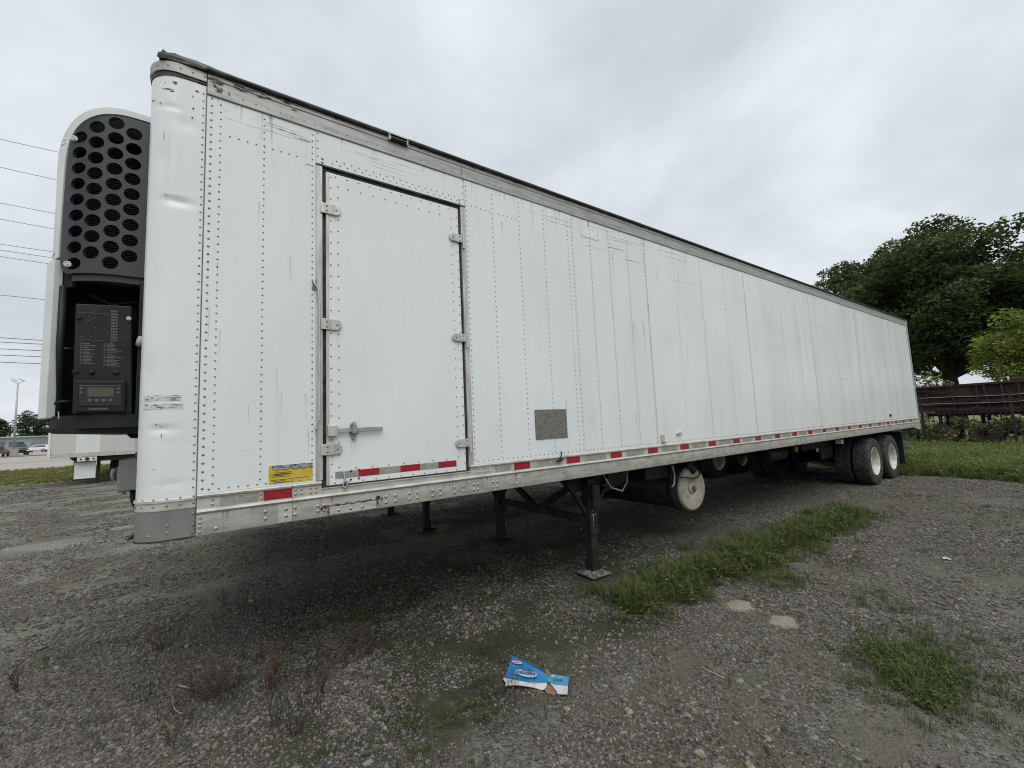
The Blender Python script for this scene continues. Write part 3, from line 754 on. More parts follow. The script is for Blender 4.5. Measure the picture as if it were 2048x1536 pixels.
# bottom rail
prof = [(0.03, ZR), (-0.012, ZR), (-0.014, ZR + 0.004), (-0.014, 1.258), (-0.023, 1.264), (-0.027, 1.272), (-0.023, 1.281), (-0.010, 1.287), (-0.010, 1.352), (-0.020, 1.357), (-0.022, 1.367), (-0.018, 1.374), (-0.006, 1.377), (0.03, 1.377)]
low_prof = prof[:8] + [(-0.010, 1.318), (-0.016, 1.322), (-0.016, 1.328), (0.03, 1.328)]
for a, c, pr in ((0.004, 0.509, prof), (0.511, 0.690, prof), (0.690, 1.680, low_prof), (1.682, 1.855, low_prof), (1.855, 2.204, prof), (2.206, L1, prof)):
    smooth_angle(MB().prism(pr, a, c).build('bottom_rail', ALU, T), 35)
MB().box(0.427, 0.508, -0.0175, -0.013, 1.139, 1.254).build('splice_plate', ALU, T, bev=0.001)
MB().box(0.745, 1.060, -0.0185, -0.013, 1.141, 1.196).build('splice_plate', ALU, T, bev=0.001)
FADES = {}
class Marks(MB):
    """flat ragged marks lying on a surface; each fades towards its rim"""
    def __init__(s_): super().__init__(); s_.fade = []
    def blot(s_, x, z, w, h, y, n=10):
        vs = []
        for k in range(n):
            a = 2 * math.pi * k / n; rr = 0.7 + 0.6 * rnd.random(); vs.append((x + w * rr * math.cos(a), y, z + h * rr * math.sin(a)))
        vs.append((x, y - 0.0004, z)); s_.add(vs, [(k, (k + 1) % n, n) for k in range(n)]); s_.fade += [0.0] * n + [1.0]
    def build(s_, name, mt, parent):
        o = super().build(name, mt, parent, fix=False); a = o.data.attributes.new('fade', 'FLOAT', 'POINT'); a.data.foreach_set('value', s_.fade); return o
b = Marks()
for k in range(26): b.blot(0.70 + 0.0150 * k, 1.203 + 0.004 * math.sin(k * 1.3), 0.017, 0.0035 + 0.004 * rnd.random(), -0.0192)
for x, z, w, h in ((0.715, 1.198, .02, .016), (0.730, 1.170, .009, .035), (1.075, 1.215, .022, .022), (1.07, 1.18, .012, .03), (1.10, 1.20, .008, .02), (0.99, 1.205, .05, .007), (0.69, 1.19, .018, .014), (0.80, 1.198, .04, .006)): b.blot(x, z, w, h, -0.0196)
tag(b.build('rust_marks', RUSTM, T), kind='stuff')
# bolts: the near ones single, the rest joined
bolt_me = MB().dome((0, 0, 0), 0.0115, 0.008, n=10).mesh('bolt', BOLT, True)
small_me = MB().dome((0, 0, 0), 0.0085, 0.006, n=8).mesh('bolt', BOLT, True)
def bolt(x, z, y=-0.014, me=bolt_me): link('bolt', me, T, (x, y, z))
for z in (1.155, 1.185, 1.21, 1.237): bolt(0.022, z, me=small_me)
bolt(0.10, 1.162)
for x in (0.357, 0.474, 0.528): bolt(x, 1.178, -0.0175 if x == 0.474 else -0.014); bolt(x, 1.222, -0.0175 if x == 0.474 else -0.014)
for x in (0.668, 0.705): bolt(x, 1.178); bolt(x, 1.212)
for x in (0.80, 0.88, 0.96): bolt(x, 1.166, -0.0185)
for x in (1.133, 1.205, 1.314, 1.378, 1.505, 1.572, 1.70, 1.785, 1.885, 1.922, 2.07, 2.115): bolt(x, 1.170); bolt(x, 1.213)
for x in (0.08, 0.332, 0.530, 0.566, 0.622, 0.656): bolt(x, 1.308, -0.010, small_me); bolt(x, 1.336, -0.010, small_me)
for x in (1.905, 1.945, 1.995, 2.03): bolt(x, 1.310, -0.010, small_me); bolt(x, 1.338, -0.010, small_me)
rest = MB(); k = 0
xs = [2.30 + 0.305 * i for i in range(45)]
for x in xs:
    if x > L1 - 0.25: break
    for dx in (-0.032, 0.032):
        for z in (1.172, 1.218):
            if x < 6.2: bolt(x + dx, z, me=small_me)
            else: rest.dome((x + dx, -0.014, z), 0.008, 0.006, n=6)
x = 2.90
while x < L1 - 0.2:
    for z in (1.306, 1.338): rest.dome((x - 0.02, -0.010, z), 0.006, 0.004, n=6)
    x += 0.3165
tag(rest.build('bolts', BOLT, T, smooth=True), kind='stuff')

# reflective tape
def tape(name, mt, x0, x1, z0, z1, y):
    return MB().box(x0, x1, y - 0.0012, y, z0, z1).build(name, mt, T)
def emblem(x, z, r, y, parent):
    b = MB(); n = 22
    for k in range(n):
        w0, w1 = 2 * math.pi * k / n, 2 * math.pi * (k + 1) / n
        b.bar((x + r * math.cos(w0), y, z + r * 0.86 * math.sin(w0)), (x + r * math.cos(w1), y, z + r * 0.86 * math.sin(w1)), 0.0008, r * 0.085)
    zz = [(-0.62, 0.25), (-0.40, -0.40), (-0.12, 0.30), (0.08, -0.38), (0.34, 0.28), (0.60, -0.30)]
    for (a, c), (d, e) in zip(zz, zz[1:]): b.bar((x + a * r, y, z + c * r), (x + d * r, y, z + e * r), 0.0008, r * 0.09)
    for k in range(8):
        w0, w1 = 2 * math.pi * k / 8, 2 * math.pi * (k + 1) / 8
        b.bar((x - 0.55 * r + 0.22 * r * math.cos(w0), y, z + 0.1 * r + 0.3 * r * math.sin(w0)), (x - 0.55 * r + 0.22 * r * math.cos(w1), y, z + 0.1 * r + 0.3 * r * math.sin(w1)), 0.0008, r * 0.08)
    b.build('emblem', MARKT, parent)
o = tape('grey_tape', GREYT, 0.118, 0.318, 1.292, 1.350, -0.010); emblem(0.222, 1.321, 0.030, -0.0117, o)
tape('red_tape', RED, 0.346, 0.508, 1.291, 1.351, -0.010)
x = 2.307; i = 0
while x < L1 - 0.25:
    tape('red_tape', RED, x, x + 0.180, 1.291, 1.351, -0.010)
    if x + 0.58 < L1:
        o = tape('grey_tape', GREYT, x + 0.262, x + 0.560, 1.292, 1.350, -0.010)
        if i < 5: emblem(x + 0.43, 1.321, 0.026, -0.0117, o)
    x += 0.6340; i += 1
o = tape('grey_tape', GREYT, 2.105, 2.275, 1.292, 1.350, -0.010); emblem(2.16, 1.321, 0.026, -0.0117, o)

# yellow instruction label
lab = MB().box(0.374, 0.635, -0.0032, -0.0021, 1.387, 1.508).build('instruction_label', YEL, T)
b = MB(); g = random.Random(9)
for (xx, z0, n, ind) in ((0.395, 1.458, 3, .012), (0.385, 1.448, 1, 0), (0.395, 1.440, 2, .0), (0.385, 1.412, 1, 0), (0.395, 1.404, 2, 0.006)):
    for k in range(n): b.box(xx + ind, xx + ind + 0.06 + 0.08 * g.random(), -0.0040, -0.0033, z0 - k * 0.0078, z0 - k * 0.0078 + 0.0030)
b.box(0.53, 0.615, -0.0040, -0.0033, 1.415, 1.4175)
b.build('print', INK, lab)
b = MB(); vs = []; fs = []; n = 16
for k in range(n + 1):
    x = 0.392 + (0.635 - 0.392) * k / n
    vs += [(x, -0.0050, 1.508), (x, -0.0060, 1.487 - 0.010 * abs(math.sin(k * 0.9)) - 0.006 * g.random())]
for k in range(n): fs.append((2 * k, 2 * k + 2, 2 * k + 3, 2 * k + 1))
b.add(vs, fs).build('torn_top', SILV, lab)

# scratches, scuffs, sticker remains on the skin
b = Marks(); g = random.Random(11)
def scratch(x0, z0, x1, z1, w=0.004, y=-0.0028):
    n = max(2, int(abs(x1 - x0) / 0.04)); vs = []; fs = []
    for k in range(n + 1):
        t = k / n; ww = w * (0.25 + g.random()) * (1 - abs(2 * t - 1) ** 4 * 0.8); zz = z0 + (z1 - z0) * t + 0.002 * (g.random() - .5)
        vs += [(x0 + (x1 - x0) * t, y, zz - ww / 2), (x0 + (x1 - x0) * t, y, zz + ww / 2)]
    fs = [(2 * k, 2 * k + 2, 2 * k + 3, 2 * k + 1) for k in range(n)]
    b.add(vs, fs)
    for k in range(n + 1): b.fade += [0.85 * (1 - abs(2 * k / n - 1) ** 2.2)] * 2
for a in ((0.05, 3.885, 0.14, 3.875), (0.18, 3.878, 0.65, 3.892), (0.22, 3.825, 0.62, 3.83), (0.30, 3.868, 0.64, 3.862, 0.012), (0.40, 3.845, 0.63, 3.85, 0.008), (0.05, 3.83, 0.33, 3.815), (0.5, 3.84, 0.65, 3.84, .016),
          (0.56, 3.66, 0.65, 3.66, .008), (0.60, 3.30, 0.655, 3.295), (0.59, 2.67, 0.655, 2.66), (0.20, 1.62, 0.26, 1.615), (0.54, 1.52, 0.545, 1.70, .002)): scratch(*a)
for a in ((0.80, 3.865, 1.35, 3.862), (0.95, 3.835, 1.50, 3.84), (1.15, 3.89, 1.57, 3.897, 0.005), (1.0, 3.81, 1.4, 3.80), (1.12, 3.77, 1.36, 3.765), (0.86, 3.885, 1.2, 3.875)): scratch(*a, y=-0.0034)
for a in ((2.55, 3.86, 2.78, 3.84), (2.70, 3.845, 3.30, 3.855, .006), (2.75, 3.80, 3.32, 3.81, .007), (3.3, 3.88, 3.9, 3.90), (3.6, 3.84, 4.5, 3.86, .007), (3.65, 3.80, 4.40, 3.835, .005), (3.7, 3.70, 4.1, 3.72, .012), (3.9, 3.60, 4.5, 3.63, .006),
          (3.3, 3.64, 3.8, 3.66), (4.2, 3.86, 5.4, 3.88, .006), (4.7, 3.80, 5.6, 3.83, .006), (4.9, 3.5, 5.6, 3.52), (10.3, 2.35, 11.0, 2.30, .012), (9.2, 3.3, 9.8, 3.31), (14.2, 2.9, 14.8, 2.88, .01),
          (2.10, 1.60, 2.2, 1.72, .003), (2.52, 1.50, 2.56, 1.62, .003)): scratch(*a, y=-0.0044)
tag(b.build('scratches', SCR, T), kind='stuff')
b = Marks(); g = random.Random(12)       # grime run down from rivets, hinges and rails
def drip(x, z, ln, w, y):
    n = 5; vs = []
    for k in range(n + 1):
        ww = w * (1 - 0.5 * k / n); xx = x + 0.002 * math.sin(k + x * 9)
        vs += [(xx - ww, y, z - ln * k / n), (xx, y - 0.0002, z - ln * k / n), (xx + ww, y, z - ln * k / n)]
    b.add(vs, [q for k in range(n) for q in ((3 * k, 3 * k + 1, 3 * k + 4, 3 * k + 3), (3 * k + 1, 3 * k + 2, 3 * k + 5, 3 * k + 4))])
    for k in range(n + 1): f_ = 0.95 * (1 - k / n); b.fade += [0.0, f_, 0.0]
for x, z in ((0.76, 1.545), (0.80, 2.435), (0.79, 3.31), (1.76, 1.53), (1.78, 2.43), (1.77, 3.33), (0.905, 1.65), (0.893, 1.655), (0.92, 1.64), (0.76, 1.675), (0.745, 1.70)): drip(x, z, 0.12 + 0.15 * g.random(), 0.006 + 0.006 * g.random(), -0.0062)
for k in range(90):
    x = 0.03 + 15.6 * g.random() ** 1.3
    if 0.63 < x < 1.92: drip(x, 3.945, 0.05 + 0.15 * g.random(), 0.006 + 0.008 * g.random(), -0.0036)
    else: drip(x, 3.945, 0.08 + 0.5 * g.random() ** 2, 0.005 + 0.012 * g.random(), -0.0042)
for k in range(120):
    x = 0.03 + 15.6 * g.random() ** 1.3; drip(x, 1.258, 0.05 + 0.06 * g.random(), 0.006 + 0.016 * g.random(), -0.0146)
for k in range(46):
    x = 2.0 + 13.6 * g.random(); z = 1.6 + 2.2 * g.random(); drip(x, z, 0.25 + 0.5 * g.random(), 0.006 + 0.012 * g.random(), -0.0042)
for k in range(10): drip(0.02 + 0.62 * g.random(), 1.5 + 2.3 * g.random(), 0.2 + 0.3 * g.random(), 0.006, -0.0026)
tag(b.build('grime_runs', DRIP, T), kind='stuff')
b = Marks()
for k in range(34): b.blot(0.01 + 0.55 * rnd.random() ** 1.7, 4.04 + 0.06 * rnd.random(), 0.02 + 0.04 * rnd.random(), 0.006 + 0.012 * rnd.random(), -0.0135)
for k in range(40): b.blot(0.6 + 6 * rnd.random(), 4.085 + 0.02 * rnd.random(), 0.02 + 0.06 * rnd.random(), 0.004 + 0.006 * rnd.random(), -0.0135)
for k in range(10): b.blot(0.02 + 0.12 * rnd.random(), 3.98 + 0.05 * rnd.random(), 0.008, 0.02, -0.0138)
tag(b.build('rail_stains', faded(mat('rail_stain', (0.03, 0.026, 0.022), 0.8, 0, col2=(0.10, 0.075, 0.05), scale=30), 30, 0.7, 1.35, (1, 1, 3), 0.85), T), kind='stuff')
b = Marks()
def scuff(s, z, w, h, n=9):
    vs = []; p, nr = nose_pt(s)
    tx = Vector((0, 0, 1)).cross(nr)
    for k in range(n):
        a = 2 * math.pi * k / n; rr = 0.6 + 0.6 * g.random()
        sp, sn = nose_pt(s + w * rr * math.cos(a)); q = sp + sn * 0.0018
        vs.append((q.x, q.y, z + h * rr * math.sin(a)))
    c = p + nr * 0.0025; vs.append((c.x, c.y, z))
    b.add(vs, [(k, (k + 1) % n, n) for k in range(n)]); b.fade += [0.0] * n + [1.0]
for a in ((0.20, 3.905, 0.045, 0.012), (0.175, 3.895, 0.025, 0.009), (0.215, 3.945, 0.008, 0.006), (0.16, 3.955, 0.02, 0.02), (0.07, 3.90, 0.007, 0.012), (0.068, 3.82, 0.008, 0.013), (0.07, 3.755, 0.008, 0.016), (0.24, 3.81, 0.01, 0.009),
          (0.05, 3.945, 0.018, 0.012), (0.30, 3.84, 0.03, 0.01), (0.21, 3.595, 0.003, 0.06), (0.19, 3.205, 0.03, 0.004), (0.195, 1.80, 0.01, 0.006), (0.17, 1.735, 0.006, 0.02), (0.2, 1.54, 0.012, 0.004), (0.16, 1.445, 0.015, 0.003)): scuff(*a)
tag(b.build('scuffs', SCUFF, T), kind='stuff')
b = MB()
def nose_quad(s0, s1, z0, z1, n=8):
    vs = []; fs = []
    for k in range(n + 1):
        p, nr = nose_pt(s0 + (s1 - s0) * k / n); q = p + nr * 0.0016
        vs += [(q.x, q.y, z0 + 0.006 * g.random()), (q.x, q.y, z1 - 0.006 * g.random())]
    b.add(vs, [(2 * k, 2 * k + 2, 2 * k + 3, 2 * k + 1) for k in range(n)])
nose_quad(0.085, 0.275, 1.935, 1.972); nose_quad(0.075, 0.28, 1.885, 1.922)
b.build('sticker_remains', RESID, T, fix=False)

# ------------------------------------------------------------------ side door
MB().box(0.657, 0.699, -0.010, 0.07, 1.38, 3.675).build('door_frame_post', ALU_BR, T, bev=0.003)
MB().box(1.846, 1.891, -0.010, 0.07, 1.36, 3.675).build('door_frame_post', ALU_BR, T, bev=0.003)
MB().box(0.700, 0.722, 0.010, 0.07, 1.338, 3.66).box(1.822, 1.845, 0.010, 0.07, 1.338, 3.66).box(0.700, 1.845, 0.004, 0.07, 3.648, 3.688).box(0.70, 1.845, 0.0, 0.07, 1.3285, 1.338).build('door_seal', GASKET, T)
MB().box(0.656, 1.892, -0.012, 0.03, 3.676, 3.689).build('door_drip_rail', GASKET, T)
door = MB().box(0.7245, 1.8200, -0.0055, 0.06, 1.339, 3.645).build('side_door', PAINT_D, T, bev=0.004)
MB().box(0.7225, 0.742, -0.0095, 0.0, 1.342, 3.64).build('door_edge_strip', ALU_BR, door, bev=0.002)
b = MB()
rivet_run(b, col(0.756, 1.40, 3.62, 0.085) + col(0.808, 1.46, 3.56, 0.087) + col(1.806, 1.40, 3.60, 0.080) + col(1.748, 1.46, 3.55, 0.083), y=-0.0055)
rivet_run(b, row(3.622, 0.79, 1.78, 0.085) + row(3.548, 0.88, 1.72, 0.095) + row(1.353, 0.78, 1.79, 0.095) + row(1.446, 0.92, 1.7, 0.12), y=-0.0055)
tag(b.build('rivets', RIV, door, smooth=True), kind='stuff')
HB = MB().dome((0, 0, 0), 0.008, 0.005).mesh('hinge_bolt', RIV, True)
def strap(x0, x1, z, h, end, parent, y=-0.0055):
    """flat hinge strap with one rounded end and a knuckle at the other"""
    poly = []; r = h / 2
    if end > 0:
        poly = [(x0, z - r), (x1 - r, z - r)] + [(x1 - r + r * math.sin(a), z - r * math.cos(a)) for a in np.linspace(0.2, math.pi - 0.2, 8)] + [(x1 - r, z + r), (x0, z + r)]
        kx = x0
    else:
        poly = [(x1, z - r), (x1, z + r), (x0 + r, z + r)] + [(x0 + r - r * math.sin(a), z + r * math.cos(a)) for a in np.linspace(0.2, math.pi - 0.2, 8)] + [(x0 + r, z - r)]
        kx = x1
    o = MB().prism(poly, y - 0.011, y, 'y').build('hinge', ALU_BR, parent, bev=0.002)
    for t, dz in ((0.30, -0.018), (0.30, 0.018), (0.78, 0)):
        link('hinge_bolt', HB, T if False else o, (x0 + (x1 - x0) * (t if end > 0 else 1 - t), y - 0.011, z + dz))
    if end < 0: MB().tube((kx - 0.012, y - 0.012, z - 0.085), (kx - 0.012, y - 0.012, z + 0.05), 0.012, n=10).build('hinge_pin', ALU_BR, o)
    return o
for z in (3.352, 2.482, 1.590): strap(0.684, 0.826, z, 0.078, 1, door, -0.0100)
for z in (3.365, 2.470, 1.568): strap(1.722, 1.872, z, 0.068, -1, door, -0.0115)
# lock bar, keeper, hasp
lb = MB().box(0.785, 1.111, -0.034, -0.026, 1.703, 1.734).build('lock_bar', GALV, door, bev=0.002)
b = MB().box(0.727, 0.790, -0.040, -0.0055, 1.680, 1.758); b.build('lock_keeper', ALU_BR, door, bev=0.003)
b = MB().prism([(0.905 + 0.030 * math.sin(a), 1.712 + (0.066 if abs(a) < 1.57 or a > 4.7 else 0.060) * math.cos(a)) for a in np.linspace(0, 2 * math.pi, 21)[:-1]], -0.0125, -0.0055, 'y')
b.build('lock_plate', GALV, door, bev=0.002)
b = MB().box(0.890, 0.920, -0.048, -0.012, 1.693, 1.745).tube((0.905, -0.012, 1.765), (0.905, -0.030, 1.765), 0.016, n=12).tube((0.905, -0.012, 1.660), (0.905, -0.022, 1.660), 0.013, n=12).box(0.896, 0.914, -0.052, -0.03, 1.74, 1.772)
b.build('lock_catch', GALV, door, bev=0.002)
# hold-back rod on the frame and hook
MB().path([(0.640, -0.016, 2.80), (0.645, -0.020, 2.765), (0.668, -0.022, 2.735), (0.676, -0.020, 2.60), (0.676, -0.018, 1.85), (0.672, -0.022, 1.80), (0.655, -0.026, 1.77), (0.652, -0.026, 1.735), (0.660, -0.026, 1.725)], 0.0065, 8).build('hold_back_rod', ALU_BR, T, smooth=True)
MB().box(0.632, 0.652, -0.012, -0.002, 2.725, 2.80).build('rod_bracket', RIV, T, bev=0.002)
hk = MB().path([(0.838, -0.012, 1.432), (0.836, -0.016, 1.42), (0.842, -0.016, 1.37), (0.842, -0.026, 1.345)], 0.006, 8)
for k in range(16):
    w0, w1 = 2 * math.pi * k / 16, 2 * math.pi * (k + 1) / 16
    hk.tube((0.843 + 0.014 * math.cos(w0), -0.024, 1.338 + 0.026 * math.sin(w0)), (0.843 + 0.014 * math.cos(w1), -0.024, 1.338 + 0.026 * math.sin(w1)), 0.0055, n=6)
hk.build('door_hook', GALV, door, smooth=True)
for nm, mt, a, c in (('grey_tape', GREYT, 0.780, 0.934), ('red_tape', RED, 0.937, 1.091), ('grey_tape', GREYT, 1.093, 1.247), ('red_tape', RED, 1.249, 1.410), ('grey_tape', GREYT, 1.412, 1.563), ('red_tape', RED, 1.565, 1.728)):
    o = MB().box(a, c, -0.0068, -0.0056, 1.380, 1.430).build(nm, mt, door)
    if nm == 'grey_tape' and a > 1: emblem((a + c) / 2, 1.405, 0.022, -0.0072, door)
b = MB()
for x, z in ((0.885, 1.425), (0.885, 1.365), (0.940, 1.430), (0.940, 1.368)): b.dome((x, -0.0068, z), 0.008, 0.004)
b.build('screw_hole', GASKET, door)

# tread plate patch
o = MB().box(2.573, 2.977, -0.008, -0.0036, 1.548, 1.834).build('tread_plate', DIAM, T, bev=0.001)
b = MB(); p = 0.021
for i in range(19):
    for j in range(13):
        x, z = 2.587 + i * p, 1.560 + j * p
        d = 1 if (i + j) % 2 else -1
        b.bar((x - 0.0085, -0.0085, z - d * 0.0085), (x + 0.0085, -0.0085, z + d * 0.0085), 0.0035, 0.0050)
tag(b.build('tread_bars', mat('tread_bar', (0.36, 0.345, 0.31), 0.45, 0.5), o), kind='stuff')
# bits on the rail
MB().path([(2.85, -0.012, 1.352), (2.855, -0.03, 1.37), (2.865, -0.03, 1.40), (2.86, -0.03, 1.42)], 0.006, 6).path([(2.80, -0.03, 1.33), (2.85, -0.034, 1.335), (2.88, -0.03, 1.35)], 0.011, 6).build('tie_hook', BLACK, T)
MB().box(4.47, 4.53, -0.02, -0.0036, 1.405, 1.50).path([(4.49, -0.016, 1.42), (4.54, -0.03, 1.40), (4.53, -0.03, 1.385)], 0.008, 6).build('cable_clip', CREAM, T, bev=0.002)
smooth_angle(MB().prism([(4.79 + 0.05 + 0.055 * math.cos(a), 1.49 + 0.026 * math.sin(a)) for a in np.linspace(0, math.pi, 10)] + [(4.79, 1.485)], -0.028, -0.0036, 'y').build('vent_cover', RIMM, T))
MB().box(13.38, 13.48, -0.02, -0.0036, 1.47, 1.53).build('marker_lamp', GLASSY, T, bev=0.003)

# rear frame and doors
MB().box(L1 + 0.002, L1 + 0.115, -0.014, 0.10, 1.05, 4.12).build('rear_post', GALV, T, bev=0.006)
MB().box(L1 + 0.002, L1 + 0.115, W - 0.10, W + 0.014, 1.05, 4.12).build('rear_post', GALV, T, bev=0.006)
MB().box(L1 + 0.002, L1 + 0.115, 0.10, W - 0.10, 3.98, 4.125).build('rear_header', GALV, T, bev=0.006)
MB().box(L1 + 0.002, L1 + 0.115, 0.10, W - 0.10, 1.03, 1.20).build('rear_sill', GALV, T, bev=0.006)
for y0, y1 in ((0.105, 1.297), (1.303, W - 0.105)):
    d = MB().box(L1 + 0.03, L1 + 0.095, y0, y1, 1.205, 3.975).build('rear_door', PAINT_B, T, bev=0.004)
    for y in (y0 + 0.3, y1 - 0.3): MB().tube((L1 + 0.12, y, 1.1), (L1 + 0.12, y, 4.02), 0.014, n=8).build('lock_rod', GALV, d)
MB().prism([(15.35, ZR + 0.0), (15.55, 1.10), (L1 + 0.0, 1.05), (L1, ZR)], -0.012, 0.03, 'y').build('rail_end_gusset', ALU, T)
MB().box(L1 - 0.05, L1 + 0.07, 0.20, W - 0.2, 0.50, 0.60).box(L1 - 0.03, L1 + 0.03, 0.55, 0.65, 0.58, 1.05).box(L1 - 0.03, L1 + 0.03, 1.95, 2.05, 0.58, 1.05).build('underride_bar', GALV, T)

# underside
cm = MB().box(0, 0.07, -1.22, 1.22, -0.045, 0.045).mesh('crossmember', DARK)
for i in range(50):
    x = 0.3 + i * 0.31
    if x < L1 - 0.2: link('crossmember', cm, T, (x, 1.3, 1.195))
MB().box(-0.25, 2.2, 0.25, W - 0.25, 1.118, 1.142).build('coupler_plate', BLACK, T)
MB().prism([(-0.34, 1.125), (-0.27, 1.125), (-0.27, 1.150), (-0.31, 1.148)], 0.25, 2.3, 'y').build('coupler_lip', BLACK, T)
MB().box(10.2, 14.6, 0.72, 0.84, 0.86, 1.06).box(10.2, 14.6, 1.76, 1.88, 0.86, 1.06).build('slider_rail', BLACK, T)

# landing gear
def landing_leg(root, x, y, out, up=0.0):
    o = MB().box(x - 0.062, x + 0.062, y - 0.062, y + 0.062, 0.46, 1.06).build('landing_leg', BLACK, root, bev=0.006)
    MB().box(x - 0.048, x + 0.048, y - 0.048, y + 0.048, 0.09, 0.46).build('inner_leg', BLACK, o, bev=0.005)
    MB().box(x - 0.060, x + 0.060, y - 0.060, y + 0.060, 0.055, 0.185).build('foot_sleeve', BLACK, o, bev=0.006)
    b = MB(); q = 0.135
    vs = [(x - q, y - q, 0.028), (x + q, y - q, 0.028), (x + q, y + q, 0.028), (x - q, y + q, 0.028), (x - .075, y - .075, 0.058), (x + .075, y - .075, 0.058), (x + .075, y + .075, 0.058), (x - .075, y + .075, 0.058),
          (x - q, y - q, 0.012), (x + q, y - q, 0.012), (x + q, y + q, 0.012), (x - q, y + q, 0.012)]
    b.add(vs, [(0, 1, 5, 4), (1, 2, 6, 5), (2, 3, 7, 6), (3, 0, 4, 7), (4, 5, 6, 7), (0, 8, 9, 1), (1, 9, 10, 2), (2, 10, 11, 3), (3, 11, 8, 0), (8, 11, 10, 9)])
    b.v = [(p_[0], p_[1], p_[2] + 0.012) for p_ in b.v]
    b.build('foot', BLACK if out != -2 else mat('worn_foot_steel', (0.10, 0.098, 0.092), 0.5, 0.4, col2=(0.32, 0.31, 0.29), scale=14, lo=0.45, hi=0.6), o)
    MB().bar((x - 0.33, y, 1.06), (x - 0.05, y, 0.66), 0.05, 0.035).bar((x + 0.33, y, 1.06), (x + 0.05, y, 0.66), 0.05, 0.035).build('knee_brace', BLACK, o)
    return o
near = landing_leg(T, 3.53, 0.31, -2)
far = landing_leg(T, 3.48, 2.11, 1)
MB().box(3.575 - 0.10, 3.575 + 0.01, 0.19, 0.249, 0.74, 1.0).build('gear_box', BLACK, near, bev=0.006)
b = MB(); g = random.Random(2)
for (z0, z1, w) in ((0.99, 0.93, .006), (0.80, 0.70, .005), (0.66, 0.60, .007), (0.585, 0.55, .003), (0.735, 0.72, .012)): b.bar((3.515, 0.2455, z0), (3.512, 0.2455, z1), w, 0.002)
b.bar((3.49, 0.245, 0.665), (3.56, 0.245, 0.672), 0.002, 0.007)
b.build('chipped_paint', mat('chipped_bare_metal', (0.45, 0.45, 0.46), 0.5, 0.3), near)
MB().bar((3.50, 0.36, 0.60), (3.48, 2.06, 0.60), 0.05, 0.085).build('leg_brace', BLACK, T)
MB().bar((3.49, 2.03, 1.05), (3.49, 1.28, 0.62), 0.045, 0.075).bar((3.50, 0.38, 1.05), (3.49, 1.18, 0.62), 0.045, 0.075).build('leg_brace', BLACK, T)
MB().prism([(3.15, 1.10), (4.35, 1.10), (4.2, 0.95), (3.85, 0.86), (3.3, 0.93)], 0.36, 0.40, 'y').build('gear_bracket', DARK, T)
MB().path([(3.72, 0.25, 1.08), (3.80, 0.22, 0.93), (3.98, 0.22, 0.87), (4.10, 0.24, 0.96), (4.14, 0.27, 1.10)], 0.011, 8).build('air_hose', GALV, T, smooth=True)
MB().path([(3.66, 0.24, 0.98), (3.82, 0.235, 0.93)], 0.014, 8).build('crank_shaft', BLACK, T)

# fuel tank hung crosswise
tx, tz, tr = 5.54, 0.700, 0.306
tank = smooth_angle(MB().lathe([(0.0, 0.02), (tr * 0.96, 0.0), (tr, 0.02), (tr, 1.75), (tr * 0.95, 1.78), (0, 1.80)], (tx, 0.335, tz), 'y', 48).build('fuel_tank', mat('tank_shell', (0.035, 0.036, 0.036), 0.45, 0.4, col2=(0.06, 0.06, 0.058), scale=8), T))
cap = smooth_angle(MB().lathe([(0.0, -0.030), (0.050, -0.030), (0.062, -0.026), (0.082, 0.004), (0.105, -0.004), (0.14, -0.024), (0.22, -0.026), (0.285, -0.018), (tr * 0.985, 0.0), (tr * 1.002, 0.010), (tr * 1.0, 0.022)], (tx, 0.328, tz), 'y', 56).build('tank_end', CREAM, tank))
smooth_angle(MB().lathe([(tr * 1.004, 0.022), (tr * 1.006, 0.03), (tr * 1.006, 0.12), (tr, 0.125)], (tx, 0.328, tz), 'y', 48).build('tank_collar', mat('collar_grey', (0.10, 0.105, 0.10), 0.5, 0.2), tank))
smooth_angle(MB().lathe([(0.028, -0.028), (0.032, -0.052), (0.020, -0.056), (0.0, -0.05)], (tx, 0.328, tz), 'y', 18).lathe([(0.046, -0.030), (0.046, -0.036), (0.030, -0.038)], (tx, 0.328, tz), 'y', 24).build('drain_plug', RIV, tank))
b = Marks()
for k in range(26):
    a = 2 * math.pi * k / 26; b.blot(tx + 0.085 * math.cos(a), tz + 0.085 * math.sin(a), 0.016, 0.016, 0.3270)
for k in range(40):
    a = 6.28 * rnd.random(); q = 0.30 * math.sqrt(rnd.random()); b.blot(tx + q * math.cos(a), tz + q * math.sin(a), 0.01 + 0.02 * rnd.random(), 0.02 + 0.03 * rnd.random(), 0.2985)
tag(b.build('tank_grime', faded(mat('tank_grime', (0.12, 0.085, 0.055), 0.8, 0, col2=(0.05, 0.04, 0.03), scale=25), 30, 0.7, 1.6, (1, 1, 0.6), 0.4), tank), kind='stuff')
for y in (0.47, 1.9): smooth_angle(MB().lathe([(tr + 0.004, 0), (tr + 0.012, 0.004), (tr + 0.012, 0.046), (tr + 0.004, 0.05)], (tx, y, tz), 'y', 40).build('tank_strap', BLACK, tank))
MB().box(tx - 0.25, tx + 0.25, 0.45, 0.54, 0.95, 1.08).box(tx - 0.25, tx + 0.25, 1.88, 1.97, 0.95, 1.08).build('tank_bracket', BLACK, tank)
MB().path([(tx - 0.62, 0.25, 0.92), (tx - 0.30, 0.25, 0.89), (tx - 0.04, 0.265, 0.845), (tx + 0.08, 0.268, 0.85), (tx + 0.13, 0.27, 0.90), (tx + 0.06, 0.285, 0.98), (tx - 0.02, 0.33, 1.06)], 0.0085, 8).build('fuel_hose', PLAST, tank, smooth=True)
